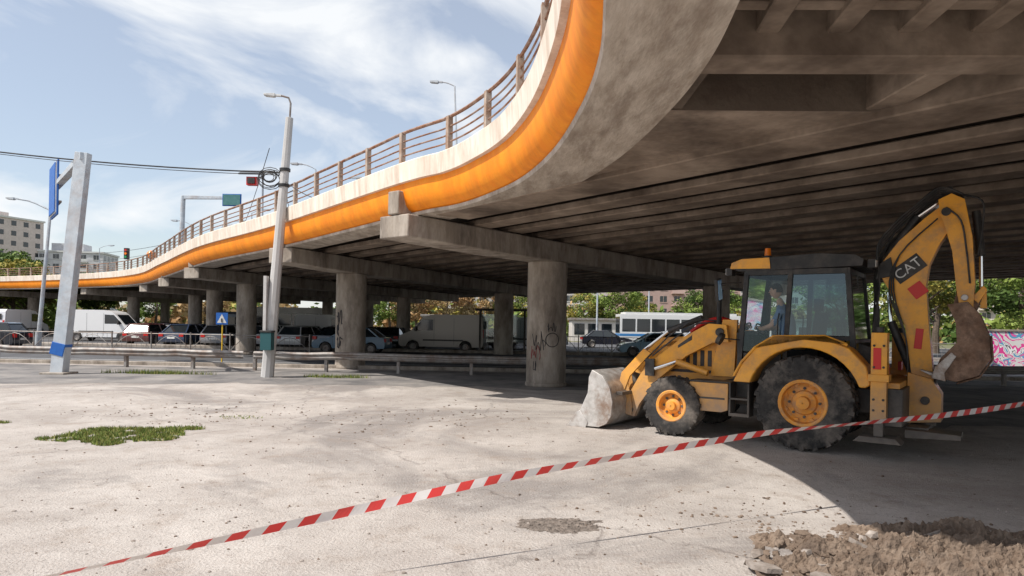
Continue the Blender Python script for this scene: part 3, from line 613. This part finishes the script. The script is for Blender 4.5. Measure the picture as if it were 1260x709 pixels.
def T(x,y,h,r,kind):
    L=protos.setdefault(kind,[])
    if len(L)<2: ob=tree(x,y,8,2.8,kind,len(protos)*7+3+40*len(L)); L.append(ob.data)
    else: ob=bpy.data.objects.new('tree',L[random.randint(0,1)]); S.collection.objects.link(ob); ob.location=(x,y,0)
    ob.rotation_euler=(0,0,random.random()*6.28); ob.scale=(r/2.8,r/2.8,h/8)
for a in [(-13,92,7,3.2,'o'),(-8.5,90,7.4,3.4,'o'),(-4.5,94,7.6,3.2,'o'),(0,96,7,3,'y'),(9,86,6,2.6,'y'),(12.5,86,7.8,3.4,'g'),(17,92,6,2.6,'y'),(24,88,6.5,3,'g'),(29,94,7,3.2,'g'),(35,90,6,3,'g'),
          (-18,100,7,3.5,'g'),(-24,104,8,4,'g'),(-61,86,9,4,'y'),(-66,90,10,4.5,'g'),(-56,92,7.5,3.5,'g'),(-70,84,11,4,'g'),(-75,100,11,5,'g'),(-50,96,6.5,3,'g'),(-44,98,6,3,'o'),
          (33,44,8,3.4,'g'),(38,46,9,3.8,'g'),(30,50,8,3.2,'y'),(44,50,9,4,'g'),(36,58,9,4,'g'),(27,56,7,3,'g'),(48,62,10,4,'g'),(52,46,9,4,'g'),(40,70,8,4,'g')]: T(*a)
b=B(); rs=np.random.RandomState(5)
for kk in range(260):
    a=rs.uniform(-1.05,1.0); dd=rs.uniform(118,150); cx=math.sin(a)*dd; cy=math.cos(a)*dd; h=rs.uniform(2.5,7); R_=rs.uniform(2.5,5); per=110
    P_=rs.normal(size=(per,3)); P_/=np.linalg.norm(P_,axis=1)[:,None]; P_*=(rs.rand(per)**.4)[:,None]; P_*=np.array([R_,R_,h*.55]); P_+=np.array([cx,cy,h*.5])
    A=rs.normal(size=(per,3)); A/=np.linalg.norm(A,axis=1)[:,None]; C=np.cross(A,rs.normal(size=(per,3))); C/=np.linalg.norm(C,axis=1)[:,None]; s=.6
    vs=np.stack([P_-A*s,P_+C*s*.7,P_+A*s,P_-C*s*.7],1).reshape(-1,3)
    b.add([tuple(v) for v in vs.tolist()],[(4*i,4*i+1,4*i+2,4*i+3) for i in range(per)],lm[['g','g','y','o'][rs.randint(4)]][rs.randint(3)])
b.done('distant_trees',smooth=0,recalc=False)
# ---------------------------------------------------------------- barrier tape
tp=[(-3.6,3.6,.16),(-2.70,4.03,.27),(-1.87,4.43,.371),(-1.01,4.84,.486),(-.16,5.25,.597),(.49,5.57,.66),(1.62,6.11,.753),(2.51,6.54,.815),(3.88,7.19,.85),(4.87,7.67,.87),(6.28,8.35,.945),(8.2,9.27,1.1)]
C=cr(tp,40); b=B(); acc=0; rows=[]
for i,p in enumerate(C):
    if i: acc+=(C[i]-C[i-1]).length
    rows.append((p,acc,.35+1.3*mn.noise((acc*.45,0,0))))
accs=[r[1] for r in rows]
def at(s_):
    i=min(max(bisect.bisect(accs,s_)-1,0),len(rows)-2); t=(s_-accs[i])/(accs[i+1]-accs[i]+1e-9); p=rows[i][0].lerp(rows[i+1][0],t); return p,rows[i][2]*(1-t)+rows[i+1][2]*t
s_=0; k=0; Ltot=accs[-1]; st=.115; hw=.032; sd=Vector((.43,-.9,0)).normalized()
while s_<Ltot-st*1.6:
    vs=[]
    for jj in range(4):
        for e,o in((-1,0),(1,.05)):
            p,tw=at(s_+st*jj/3+o); up=Vector((0,0,math.cos(tw)))+sd*math.sin(tw); vs.append(p+up*hw*e)
    b.add(vs,[(2*j,2*j+2,2*j+3,2*j+1) for j in range(3)],tape_r if k%2 else tape_w); s_+=st; k+=1
b.cyl((-3.62,3.6,0),(-3.62,3.6,.4),.02,.02,galv,8); b.cyl((8.25,9.29,0),(8.25,9.29,1.25),.03,.03,galv,8); b.cyl((8.25,9.29,0),(8.25,9.29,.06),.2,.18,blackm,16)
b.done('barrier_tape',recalc=False,smooth=0)
# ---------------------------------------------------------------- backhoe loader (x fwd, y left)
BL=(4.97,11.0,0); BR=math.atan2(.585,-.811)
mac=empty('backhoe_loader',BL,BR)
def bigwheel(name,x,y,r,w,side,lugs,rimr):
    b=B(); h=w/2
    b.lathe([(rimr,-h*.92),(rimr+.05,-h),(r*.86,-h),(r*.95,-h*.86),(r*.965,0),(r*.95,h*.86),(r*.86,h),(rimr+.05,h),(rimr,h*.92)],(x,y,r),rubber,48)
    for i in range(lugs):
        for sg in(-1,1):
            a=2*math.pi*(i+(.5 if sg>0 else 0))/lugs; vs=[]
            for (yy,da,rr) in((h*1.02,-.0,r*.87),(h*1.0,.0,r*.985),(h*.1,.16,r),(h*.1,.16,r*.93)):
                for e in(-1,1):
                    aa=a+da+e*(.042 if r>.6 else .05); vs.append((x+rr*math.cos(aa),y+sg*yy,r+rr*math.sin(aa)))
            b.add(vs,[(0,1,3,2),(2,3,5,4),(4,5,7,6),(0,2,4,6),(1,7,5,3),(0,6,7,1)],rubber)
    s=side
    b.lathe([(rimr+.015,h*.93*s),(rimr,h*.98*s),(rimr-.035,h*.93*s),(rimr-.05,h*.45*s),(rimr*.72,h*.30*s),(rimr*.55,h*.32*s),(rimr*.50,h*.5*s),(rimr*.30,h*.62*s),(rimr*.27,h*.95*s),(.01,h*.98*s)],(x,y,r),hub,32)
    b.lathe([(rimr,-h*.9*s),(rimr*.6,-h*.3*s),(.01,-h*.3*s)],(x,y,r),hub,24)
    for i in range(8):
        a=i*math.pi/4; q=(x+rimr*.63*math.cos(a),r+rimr*.63*math.sin(a)); b.cyl((q[0],y+s*h*.28,q[1]),(q[0],y+s*h*.42,q[1]),.022,.022,blackm,6)
        if rimr>.28: q=(x+rimr*.86*math.cos(a+.39),r+rimr*.86*math.sin(a+.39)); b.box((q[0],y+s*h*.45,q[1]),(.07,.03,.07),hub,Matrix.Rotation(-a,3,'Y'))
    b.done(name,parent=mac,smooth=40,recalc=True)
for sg in(-1,1):
    bigwheel('rear_wheel',0,sg*.92,.715,.44,sg,22,.34); bigwheel('front_wheel',2.07,sg*.92,.50,.34,sg,20,.25)
b=B()
b.bb(-.95,2.75,-.38,.38,.55,1.02,blackm); b.bb(-.25,.25,-.75,.75,.5,.9,blackm); b.bb(1.95,2.2,-.78,.78,.4,.6,blackm)
b.bb(.85,1.15,-.74,.74,.7,1.05,blackm); 
tank=[(1.15,.92),(1.15,.50),(1.25,.46),(1.72,.46),(1.78,.52),(1.78,.92)]
b.prism(tank,.60,1.0,yel); b.prism(tank,-1.0,-.60,yel)
for sg in(-1,1):
    b.bb(.80,1.12,sg*.80,sg*1.05,.42,.47,blackm); b.bb(.80,.83,sg*.80,sg*1.05,.47,.95,blackm); b.bb(1.09,1.12,sg*.80,sg*1.05,.47,.95,blackm); b.bb(.80,1.12,sg*.80,sg*1.05,.68,.71,blackm)
    b.bb(1.1,1.8,sg*.6,sg*.98,.922,.95,blackm); b.bb(1.2,1.72,sg*1.0,sg*1.008,.66,.69,blackm)
b.done('chassis',parent=mac,bevel=.015)
b=B()
hoodp=[(1.12,1.0),(1.12,1.72),(1.6,1.70),(2.35,1.56),(2.72,1.40),(2.80,1.15),(2.80,.70),(2.5,.68)]
b.prism(hoodp,-.40,.40,yel)
for sg in(-1,1):
    for i in range(6): b.bb(1.5+i*.13,1.57+i*.13,sg*.40,sg*.408,1.15,1.42,blackm)
    b.bb(1.2,2.6,sg*.40,sg*.406,1.03,1.08,blackm)
b.bb(2.79,2.82,-.34,.34,.8,1.25,blackm)
for sg in(-1,1): b.cyl((2.78,sg*.28,1.3),(2.83,sg*.28,1.3),.06,.06,whitel,12)
b.tube([(1.75,-.28,1.6),(1.75,-.28,2.35),(1.72,-.28,2.5)],.045,blackm,10)
b.prism([(2.55,.55),(2.9,.6),(2.95,1.0),(2.6,1.0)],-.36,.36,blackm)
b.done('engine_hood',parent=mac,bevel=.03)
b=B()
for sg in(-1,1):
    inner=[(.80*math.cos(a),.74+.80*math.sin(a)) for a in [rad(t) for t in range(170,8,-9)]]
    outer=[(1.02,.98),(.90,1.25),(.70,1.50),(.42,1.66),(-.30,1.68),(-.62,1.55),(-.84,1.30),(-.90,1.05)]
    b.prism(outer+[(-.84,1.0)]+inner[1:],sg*.72,sg*1.16,yel)
    b.prism([(1.0,1.05),(.88,1.28),(.68,1.5),(.41,1.68),(-.30,1.70),(-.6,1.57),(-.6,1.62),(-.30,1.735),(.43,1.715),(.71,1.53),(.91,1.3),(1.03,1.07)],sg*1.12,sg*1.18,yel)
b.done('rear_fenders',parent=mac,bevel=.018)
b=B()
b.bb(-.62,1.1,-.75,.75,1.0,1.16,blackm)
def pil(x0,z0,x1,z1,y0,y1,w=.07): 
    for sg in(-1,1): b.beam((x0,sg*y0,z0),(x1,sg*y1,z1),w,w,blackm)
pil(1.06,1.1,.98,2.74,.74,.66,.075); pil(.36,1.1,.30,2.74,.76,.68,.07); pil(-.60,1.62,-.50,2.74,.74,.66,.075); pil(-.60,1.1,-.60,1.66,.74,.74,.075)
pil(-.56,1.68,.38,1.68,.75,.75,.06); pil(1.04,1.15,.40,1.15,.75,.75,.07); pil(.98,2.70,-.50,2.70,.67,.67,.08)
b.beam((1.04,-.72,1.74),(1.04,.72,1.74),.06,.06,blackm); b.beam((-.60,-.72,1.64),(-.60,.72,1.64),.06,.06,blackm); b.beam((-.5,-.66,2.7),(-.5,.66,2.7),.07,.07,blackm); b.beam((.98,-.66,2.7),(.98,.66,2.7),.07,.07,blackm); b.beam((-.55,0,1.64),(-.51,0,2.7),.04,.04,blackm)
for sg in(-1,1): b.prism([(.97,1.18),(.41,1.18),(.41,1.42),(.99,1.42)],sg*.74,sg*.765,blackm); b.tube([(.46,sg*.80,1.5),(.46,sg*.82,1.6),(.45,sg*.82,1.95),(.44,sg*.79,2.05)],.012,blackm,6)
b.prism([(1.10,1.0),(1.12,1.74),(1.05,1.74),(1.02,1.0)],-.70,.70,blackm)
b.prism([(1.22,2.78),(1.20,2.86),(1.05,2.92),(-.1,2.97),(-.60,2.93),(-.72,2.86),(-.70,2.76),(1.1,2.73)],-.72,.72,blackm)
b.prism([(1.235,2.775),(1.215,2.865),(1.06,2.925),(.62,2.935),(.60,2.76)],.722,.735,yel)
b.bb(1.20,1.25,-.60,.60,2.78,2.86,yel)
for sg in(-1,1):
    yy=.5
    b.box((1.30,sg*yy,2.74),(.10,.18,.13),blackm); b.box((1.355,sg*yy,2.74),(.01,.15,.10),whitel); b.box((-.80,sg*yy,2.80),(.10,.18,.13),blackm); b.box((-.855,sg*yy,2.80),(.01,.15,.10),whitel)
b.cyl((.72,.45,2.95),(.72,.45,2.99),.07,.07,blackm,12); b.cyl((.72,.45,2.99),(.72,.45,3.11),.055,.045,orangelens,12)
mirm=M('mirror_glass',(.25,.45,.75),None,.1)
for sg in(-1,1):
    b.tube([(1.05,sg*.72,2.55),(1.30,sg*.95,2.52),(1.32,sg*.98,2.35)],.014,blackm,6); b.box((1.33,sg*1.0,2.42),(.05,.2,.36),blackm,Matrix.Rotation(rad(-12*sg),3,'X')); b.box((1.302,sg*1.0,2.42),(.006,.17,.32),mirm,Matrix.Rotation(rad(-12*sg),3,'X'))
b.tube([(1.05,.74,1.62),(1.28,.90,1.64),(1.3,.92,1.66)],.012,blackm,6); b.cyl((1.28,.93,1.62),(1.34,.93,1.65),.10,.10,blackm,14)
b.bb(.0,.50,-.25,.25,1.16,1.36,seatm); b.box((.02,0,1.75),(.13,.46,.68),seatm,Matrix.Rotation(rad(-8),3,'Y')); b.bb(-.02,.08,-.14,.14,2.1,2.3,seatm); b.bb(-.02,.50,-.24,.24,1.36,1.47,seatm)
b.tube([(1.02,0,1.16),(.98,0,1.7)],.035,blackm,8); b.bb(.96,1.04,-.3,.3,1.5,1.70,seatm)
ring=[(.94+.05*math.sin(a),.2*math.cos(a),1.80+.18*math.sin(a)*.5) for a in [i*math.pi/8 for i in range(17)]]; b.tube(ring,.015,seatm,6); b.tube([(.94,-.2,1.8),(.94,.2,1.8)],.014,seatm,6); b.tube([(.98,0,1.68),(.94,0,1.8)],.02,seatm,6)
for yy in(-.3,.3): b.tube([(-.35,yy,1.2),(-.3,yy,1.85)],.015,blackm,6); b.cyl((-.3,yy,1.85),(-.3,yy,1.93),.03,.03,blackm,8)
b.done('cab',parent=mac,bevel=.01)
b=B()
for sg in(-1,1):
    b.add([(1.02,sg*.742,1.44),(.41,sg*.752,1.44),(.34,sg*.685,2.68),(.96,sg*.67,2.68)],[(0,1,2,3)],doorglass)
    b.add([(.34,sg*.752,1.72),(-.56,sg*.745,1.72),(-.48,sg*.675,2.68),(.28,sg*.68,2.68)],[(0,1,2,3)],cabglass)
b.add([(1.07,-.70,1.78),(1.07,.70,1.78),(.99,.63,2.68),(.99,-.63,2.68)],[(0,1,2,3)],doorglass)
b.add([(-.605,-.70,1.68),(-.605,.70,1.68),(-.52,.63,2.68),(-.52,-.63,2.68)],[(0,1,2,3)],cabglass)
b.done('cab_windows',parent=mac,smooth=0,recalc=False)
b=B()
for sg in(-1,1):
    y0,y1=sg*.50,sg*.62
    b.prism([(1.28,1.58),(1.32,1.86),(1.62,1.88),(2.10,1.62),(2.75,1.12),(3.12,.50),(3.10,.22),(2.95,.20),(2.86,.42),(2.55,.86),(2.0,1.32),(1.55,1.56)],y0,y1,yel)
    b.prism([(1.22,1.0),(1.18,1.95),(1.42,1.95),(1.62,1.0)],sg*.42,sg*.495,yel)
    b.cyl((1.42,sg*.40,1.74),(1.42,sg*.66,1.74),.07,.07,blackm,14)
    b.cyl((3.03,sg*.46,.32),(3.03,sg*.66,.32),.06,.06,blackm,12)
    b.cyl((1.60,sg*.67,1.05),(2.15,sg*.67,1.22),.055,.055,yel,12); b.cyl((2.15,sg*.67,1.22),(2.55,sg*.67,1.08),.028,.028,chrome,10)
    b.prism([(2.0,1.66),(2.55,1.62),(3.0,1.22),(3.05,.98),(2.93,.95),(2.85,1.15),(2.48,1.46),(2.05,1.52)],sg*.30,sg*.40,yel)
    b.prism([(2.62,1.35),(2.76,1.42),(3.18,.98),(3.24,.72),(3.12,.66),(3.02,.92)],sg*.635,sg*.69,yel)
    b.cyl((1.75,sg*.56,1.98),(2.35,sg*.56,1.74),.05,.05,blackm,12); b.cyl((2.35,sg*.56,1.74),(2.80,sg*.56,1.40),.028,.028,chrome,10)
    b.tube([(1.5,sg*.6,1.9),(1.8,sg*.66,1.88),(2.2,sg*.66,1.62),(2.6,sg*.66,1.3)],.014,blackm,6); b.tube([(1.5,sg*.58,1.93),(1.85,sg*.62,1.96),(2.3,sg*.66,1.66),(2.75,sg*.66,1.2)],.014,blackm,6)
    b.bb(2.55,2.72,sg*.66,sg*.70,.95,1.25,blackm); b.prism([(1.9,1.60),(2.15,1.45),(2.15,1.50),(1.9,1.68)],sg*.62,sg*.624,blackm)
b.bb(2.45,2.62,-.5,.5,.95,1.12,yel)
b.tube(cr([(1.5,-.55,1.88),(1.8,-.5,1.98),(2.1,-.5,1.9),(2.35,-.5,1.72)],5),.04,redm,8)
b.done('loader_arms',parent=mac,bevel=.012)
b=B()
sh=[(3.95,.015),(3.35,.03),(3.20,.10),(3.10,.26),(3.08,.50),(3.14,.74),(3.28,.93),(3.50,1.03)]
shi=[(3.95,.04),(3.36,.06),(3.22,.125),(3.13,.27),(3.11,.50),(3.165,.72),(3.30,.90),(3.50,.995)]
b.prism(sh+shi[::-1],-1.18,1.18,steel)
side=[(3.95,.015),(3.35,.03),(3.20,.10),(3.10,.26),(3.08,.50),(3.14,.74),(3.28,.93),(3.50,1.03),(3.56,.90),(3.58,.62),(3.72,.32)]
for sg in(-1,1): b.prism(side,sg*1.18,sg*1.205,steel); b.prism([(3.98,.0),(3.6,.0),(3.56,.10),(3.72,.30),(3.80,.26)],sg*1.205,sg*1.225,steel); b.prism([(3.10,.26),(3.08,.50),(3.14,.74),(3.28,.93),(3.33,.88),(3.21,.70),(3.16,.50),(3.18,.28)],sg*1.205,sg*1.222,steel)
b.bb(3.80,4.03,-1.2,1.2,.0,.014,steel)
for yy in(-.56,.56): 
    for o in(-.095,.095): b.prism([(3.14,.25),(2.98,.22),(2.98,.42),(3.10,1.0),(3.22,.88),(3.14,.6)],yy+o-.015,yy+o+.015,yel)
b.bb(3.0,3.2,-1.0,1.0,.60,.66,blackm)
b.done('loader_bucket',parent=mac,bevel=.008)
b=B()
b.bb(-1.28,-.92,-1.05,1.05,.48,1.0,blackm); b.bb(-1.24,-.95,-1.0,1.0,1.0,1.08,yel)
for sg in(-1,1):
    b.bb(-1.10,-.90,sg*.98,sg*1.18,.55,1.78,yel); b.bb(-1.13,-.87,sg*.95,sg*1.21,1.10,1.2,yel); b.bb(-1.06,-.94,sg*1.02,sg*1.14,.30,.56,blackm)
    b.prism([(-1.30,.26),(-1.22,.34),(-.78,.34),(-.70,.26)],sg*.90,sg*1.28,blackm)
    b.cyl((-1.0,sg*1.08,1.78),(-1.0,sg*1.08,1.86),.05,.05,blackm,10)
    b.bb(-.92,-.55,sg*.42,sg*.62,.6,.95,blackm); b.box((-1.05,sg*.80,1.25),(.05,.22,.14),redm)
    for zz in(.7,.85,1.3,1.6): b.cyl((-1.06,sg*1.18,zz),(-1.06,sg*1.192,zz),.018,.018,blackm,8); b.cyl((-.94,sg*1.18,zz),(-.94,sg*1.192,zz),.018,.018,blackm,8)
b.prism([(-1.25,.45),(-1.25,1.2),(-1.55,1.12),(-1.68,.9),(-1.68,.5)],-.20,.20,yel); b.cyl((-1.5,0,.42),(-1.5,0,1.2),.11,.11,blackm,14)
b.bb(-1.55,-1.28,-.55,.55,.36,.44,blackm); b.prism([(-1.28,.30),(-1.28,.42),(-1.95,.40),(-1.95,.33)],.25,.75,blackm)
b.prism([(-.65,1.15),(-.65,1.62),(-.85,1.55),(-.92,1.15)],-.6,.6,blackm)
b.done('stabilisers',parent=mac,bevel=.012)
def sz(pts,k=.945,z0=.72): return [(x,z0+(z-z0)*k) for x,z in pts]
b=B()
boom=sz([(-1.38,.72),(-1.28,1.3),(-1.20,1.95),(-1.02,2.45),(-.88,2.72),(-.90,3.0),(-1.10,3.30),(-1.43,3.64),(-1.64,3.82),(-1.78,3.76),(-1.80,3.54),(-1.62,3.22),(-1.50,2.92),(-1.46,2.6),(-1.50,2.0),(-1.56,1.3),(-1.60,.72)])
b.prism(boom,-.13,.13,yel)
stick=sz([(-1.60,3.90),(-1.76,3.98),(-1.92,3.88),(-2.02,3.3),(-2.06,2.6),(-2.04,2.18),(-1.90,2.14),(-1.84,2.5),(-1.78,3.1),(-1.68,3.5),(-1.62,3.7)])
for sg in(-1,1): b.prism(stick,sg*.135,sg*.20,yel)
b.prism(stick[3:8]+[(-1.8,2.75)],-.134,.134,yel)
for (x,z) in((-1.70,3.54),(-1.48,.80),(-1.96,2.16)): b.cyl((x,-.24,z),(x,.24,z),.06,.06,blackm,14)
b.cyl((-1.38,.0,.95),(-1.0,.0,1.95),.06,.06,blackm,12); b.cyl((-1.0,0,1.95),(-.96,0,2.4),.03,.03,chrome,10)
for sg in(-1,1): b.prism(sz([(-.80,2.7),(-.86,2.95),(-1.0,3.05),(-1.05,2.75)]),sg*.13,sg*.17,blackm)
b.cyl((-.96,0,2.96),(-1.33,0,3.53),.065,.065,blackm,12); b.cyl((-1.33,0,3.53),(-1.66,0,3.77),.032,.032,chrome,10)
b.cyl((-2.05,0,3.55),(-2.12,0,2.9),.055,.055,blackm,12); b.cyl((-2.12,0,2.9),(-2.13,0,2.4),.028,.028,chrome,10)
b.prism([(-2.02,2.30),(-2.16,2.47),(-2.2,2.40),(-2.10,2.22)],-.16,.16,yel); b.prism([(-2.12,2.45),(-2.19,2.45),(-2.2,2.15),(-2.12,2.15)],-.1,.1,yel)
for o in range(7):
    y=-.16+.055*o; dz=.03*o; k_=random.uniform(-.05,.05)
    b.tube(cr([(-.72,y,1.2),(-.80+k_,y,2.0),(-.74-.02*o,y,2.5),(-.82-k_,y,2.9+dz),(-1.05,y,3.25+dz+k_),(-1.35,y,3.56+dz*.8),(-1.62,y*.9,3.8+dz*.6),(-1.9,y,3.78)],4),.017,blackm,6)
for o in range(3): b.tube(cr([(-1.25,.15,1.0+.05*o),(-1.22,.17,1.7),(-1.05+.03*o,.17,2.4),(-1.12,.17,2.95),(-1.6,.22,3.45)],4),.012,blackm,6)
b.tube(cr([(-1.9,.1,3.78),(-2.12,.1,3.68),(-2.14,.1,3.4),(-2.08,.1,2.9)],4),.016,blackm,6); b.tube(cr([(-1.7,.22,3.6),(-1.88,.23,3.4),(-1.95,.22,3.0),(-2.0,.21,2.5)],4),.014,blackm,6)
Rb=Matrix.Rotation(rad(38),3,'Y')
b.box((-1.23,.137,2.74),(.44,.008,.24),blackm,Rb); b.box((-1.36,.138,2.42),(.2,.008,.2),redm,Rb); b.box((-1.38,.138,1.7),(.10,.008,.3),redm,Matrix.Rotation(rad(-5),3,'Y'))
b.box((-.98,1.184,1.42),(.10,.006,.3),redm)
b.done('backhoe_boom',parent=mac,bevel=.01)
tx=bpy.data.curves.new('boom_lettering','FONT'); tx.body='CAT'; tx.size=.2; tx.extrude=.002; tx.align_x='CENTER'; tx.align_y='CENTER'; tx.materials.append(whitepaint)
to=bpy.data.objects.new('boom_lettering',tx); S.collection.objects.link(to); to.parent=mac
Mx=Matrix(((-1,0,0),(0,0,1),(0,1,0))).to_4x4(); to.matrix_local=Matrix.Translation((-1.23,.146,2.74))@Mx@Matrix.Rotation(rad(38),4,'Z')
# digging bucket: curled shell, side cheeks, ears, back ribs, teeth
b=B()
o=[(-1.74,2.20),(-1.98,2.24),(-2.13,2.06),(-2.24,1.76),(-2.26,1.44),(-2.12,1.20),(-1.86,1.10),(-1.58,1.16)]
inn=[(-1.74,2.17),(-1.965,2.20),(-2.10,2.04),(-2.205,1.75),(-2.22,1.45),(-2.095,1.23),(-1.85,1.135),(-1.60,1.19)]
b.prism(o+inn[::-1],-.30,.30,rustbucket)
for sg in(-1,1):
    b.prism(o+[(-1.66,1.42),(-1.86,1.66),(-1.84,1.95)],sg*.30,sg*.322,rustbucket)
    b.prism([(-1.56,1.14),(-1.60,1.30),(-1.80,1.52),(-1.86,1.46),(-1.72,1.22),(-1.74,1.10)],sg*.322,sg*.345,steel)
    b.prism([(-1.80,2.20),(-1.84,2.38),(-2.02,2.42),(-2.14,2.28),(-2.08,2.12)],sg*.10,sg*.14,rustbucket)
    b.cyl((-1.94,sg*.08,2.30),(-1.94,sg*.24,2.30),.045,.045,steel,12)
for yy in(-.2,0,.2): b.prism([(-2.24,1.76),(-2.265,1.44),(-2.125,1.19),(-1.86,1.08),(-1.86,1.06),(-2.14,1.17),(-2.29,1.43),(-2.265,1.77)],yy-.03,yy+.03,rustbucket)
for i in range(5): yy=-.26+i*.13; b.prism([(-1.60,1.15),(-1.42,1.24),(-1.42,1.255),(-1.61,1.205)],yy-.035,yy+.035,steel)
b.done('digging_bucket',parent=mac,bevel=.007)
# ---------------------------------------------------------------- driver
drv=empty('machine_operator',(BL[0]-.811*.13,BL[1]+.585*.13,0),BR)
def skinfig(name,V,Eg,Rr,roots,matfn,mats,sub=2):
    me=bpy.data.meshes.new(name+'_sk'); me.from_pydata(V,Eg,[]); ob=bpy.data.objects.new(name+'_sk',me); S.collection.objects.link(ob)
    ob.modifiers.new('s','SKIN'); 
    for i,r in enumerate(Rr): me.skin_vertices[0].data[i].radius=(r,r); me.skin_vertices[0].data[i].use_root=(i in roots)
    sb=ob.modifiers.new('ss','SUBSURF'); sb.levels=sub; sb.render_levels=sub
    bpy.context.view_layer.update(); dg=bpy.context.evaluated_depsgraph_get(); nm=bpy.data.meshes.new_from_object(ob.evaluated_get(dg)); bpy.data.objects.remove(ob)
    for m in mats: nm.materials.append(m)
    for p in nm.polygons: p.material_index=matfn(p.center); p.use_smooth=True
    o2=bpy.data.objects.new(name,nm); S.collection.objects.link(o2); o2.parent=drv; return o2
V=[(.32,0,1.56),(.35,0,1.75),(.41,0,1.98),(.45,0,2.12),(.49,0,2.24),(.53,0,2.33)]; Eg=[(0,1),(1,2),(2,3),(3,4),(4,5)]; Rr=[.15,.14,.155,.13,.058,.055]
for sg in(-1,1):
    k=len(V); V+=[(.45,sg*.19,2.09),(.56,sg*.26,1.86),(.74,sg*.20,1.80),(.80,sg*.17,1.84)]; Rr+=[.065,.05,.038,.032]; Eg+=[(3,k),(k,k+1),(k+1,k+2),(k+2,k+3)]
    k=len(V); V+=[(.38,sg*.11,1.55),(.74,sg*.15,1.60),(.82,sg*.15,1.28),(.90,sg*.15,1.22)]; Rr+=[.095,.068,.05,.045]; Eg+=[(0,k),(k,k+1),(k+1,k+2),(k+2,k+3)]
def mf(c):
    if c.z>2.20 : return 1
    if abs(c.y)>.12 and c.z>1.72 and (c.x>.52 and c.z<1.97): return 1
    if c.z<1.66: return 2 if c.z>1.32 or c.x<.84 else 3
    return 0
skinfig('body',V,Eg,Rr,[0],mf,[shirt,skinm,jeans,blackm])
V=[];Eg=[];Rr=[];roots=[]
for sg in(-1,1):
    for i,(dy,L) in enumerate(((-.03,.055),(-.01,.065),(.01,.06),(.03,.045))):
        k=len(V); y=sg*.18+dy; V+=[(.80,y,1.85),(.78+L,y,1.845),(.80+L,y,1.815),(.78+L,y,1.79)]; Rr+=[.010,.010,.009,.008]; Eg+=[(k,k+1),(k+1,k+2),(k+2,k+3)]; roots.append(k)
    k=len(V); V+=[(.78,sg*.15,1.835),(.81,sg*.135,1.81),(.835,sg*.14,1.79)]; Rr+=[.012,.011,.009]; Eg+=[(k,k+1),(k+1,k+2)]; roots.append(k)
skinfig('fingers',V,Eg,Rr,roots,lambda c:0,[skinm],1)
b=B(); hc=Vector((.57,0,2.44)); n=20; vs=[];fs=[]
for j in range(15):
    ph=math.pi*j/14
    for i in range(n):
        th=2*math.pi*i/n; x=math.sin(ph)*math.cos(th);y=math.sin(ph)*math.sin(th);z=math.cos(ph)
        sx=.098; 
        if z<0: sx*=1-.12*abs(z)
        q=Vector((x*sx,y*.076*(1-.18*max(0,-z)),z*.125))
        if x>.9 and abs(y)<.2 and -.35<z<.15: q.x+=.012
        vs.append(hc+q)
for j in range(14):
    for i in range(n): fs.append((j*n+i,j*n+(i+1)%n,(j+1)*n+(i+1)%n,(j+1)*n+i))
b.add(vs,fs,skinm)
b.add([hc+Vector(v) for v in((.092,-.008,.02),(.092,.008,.02),(.094,.018,-.03),(.094,-.018,-.03),(.125,0,-.028))],[(0,1,4),(1,2,4),(2,3,4),(3,0,4)],skinm)
for sg in(-1,1):
    b.cyl(hc+Vector((.083,sg*.032,.012)),hc+Vector((.094,sg*.032,.012)),.012,.010,eyew,8); b.cyl(hc+Vector((.094,sg*.032,.012)),hc+Vector((.097,sg*.032,.012)),.006,.005,hairm,8)
    b.box(hc+Vector((.090,sg*.032,.036)),(.01,.035,.008),hairm); b.box(hc+Vector((-.005,sg*.078,0)),(.04,.018,.06),skinm)
b.box(hc+Vector((.088,0,-.055)),(.012,.042,.012),M('lips',(.4,.15,.12),None,.5))
vs=[];fs=[]
for j in range(9):
    ph=math.pi*.56*j/8
    for i in range(n):
        th=2*math.pi*i/n; x=math.sin(ph)*math.cos(th);y=math.sin(ph)*math.sin(th);z=math.cos(ph)
        q=Vector((x*.106-.006,y*.085,z*.134)); 
        if x>.3 and z<.45: q*=.85
        vs.append(hc+q)
for j in range(8):
    for i in range(n): fs.append((j*n+i,j*n+(i+1)%n,(j+1)*n+(i+1)%n,(j+1)*n+i))
b.add(vs,fs,hairm); b.done('head',parent=drv,smooth=60)
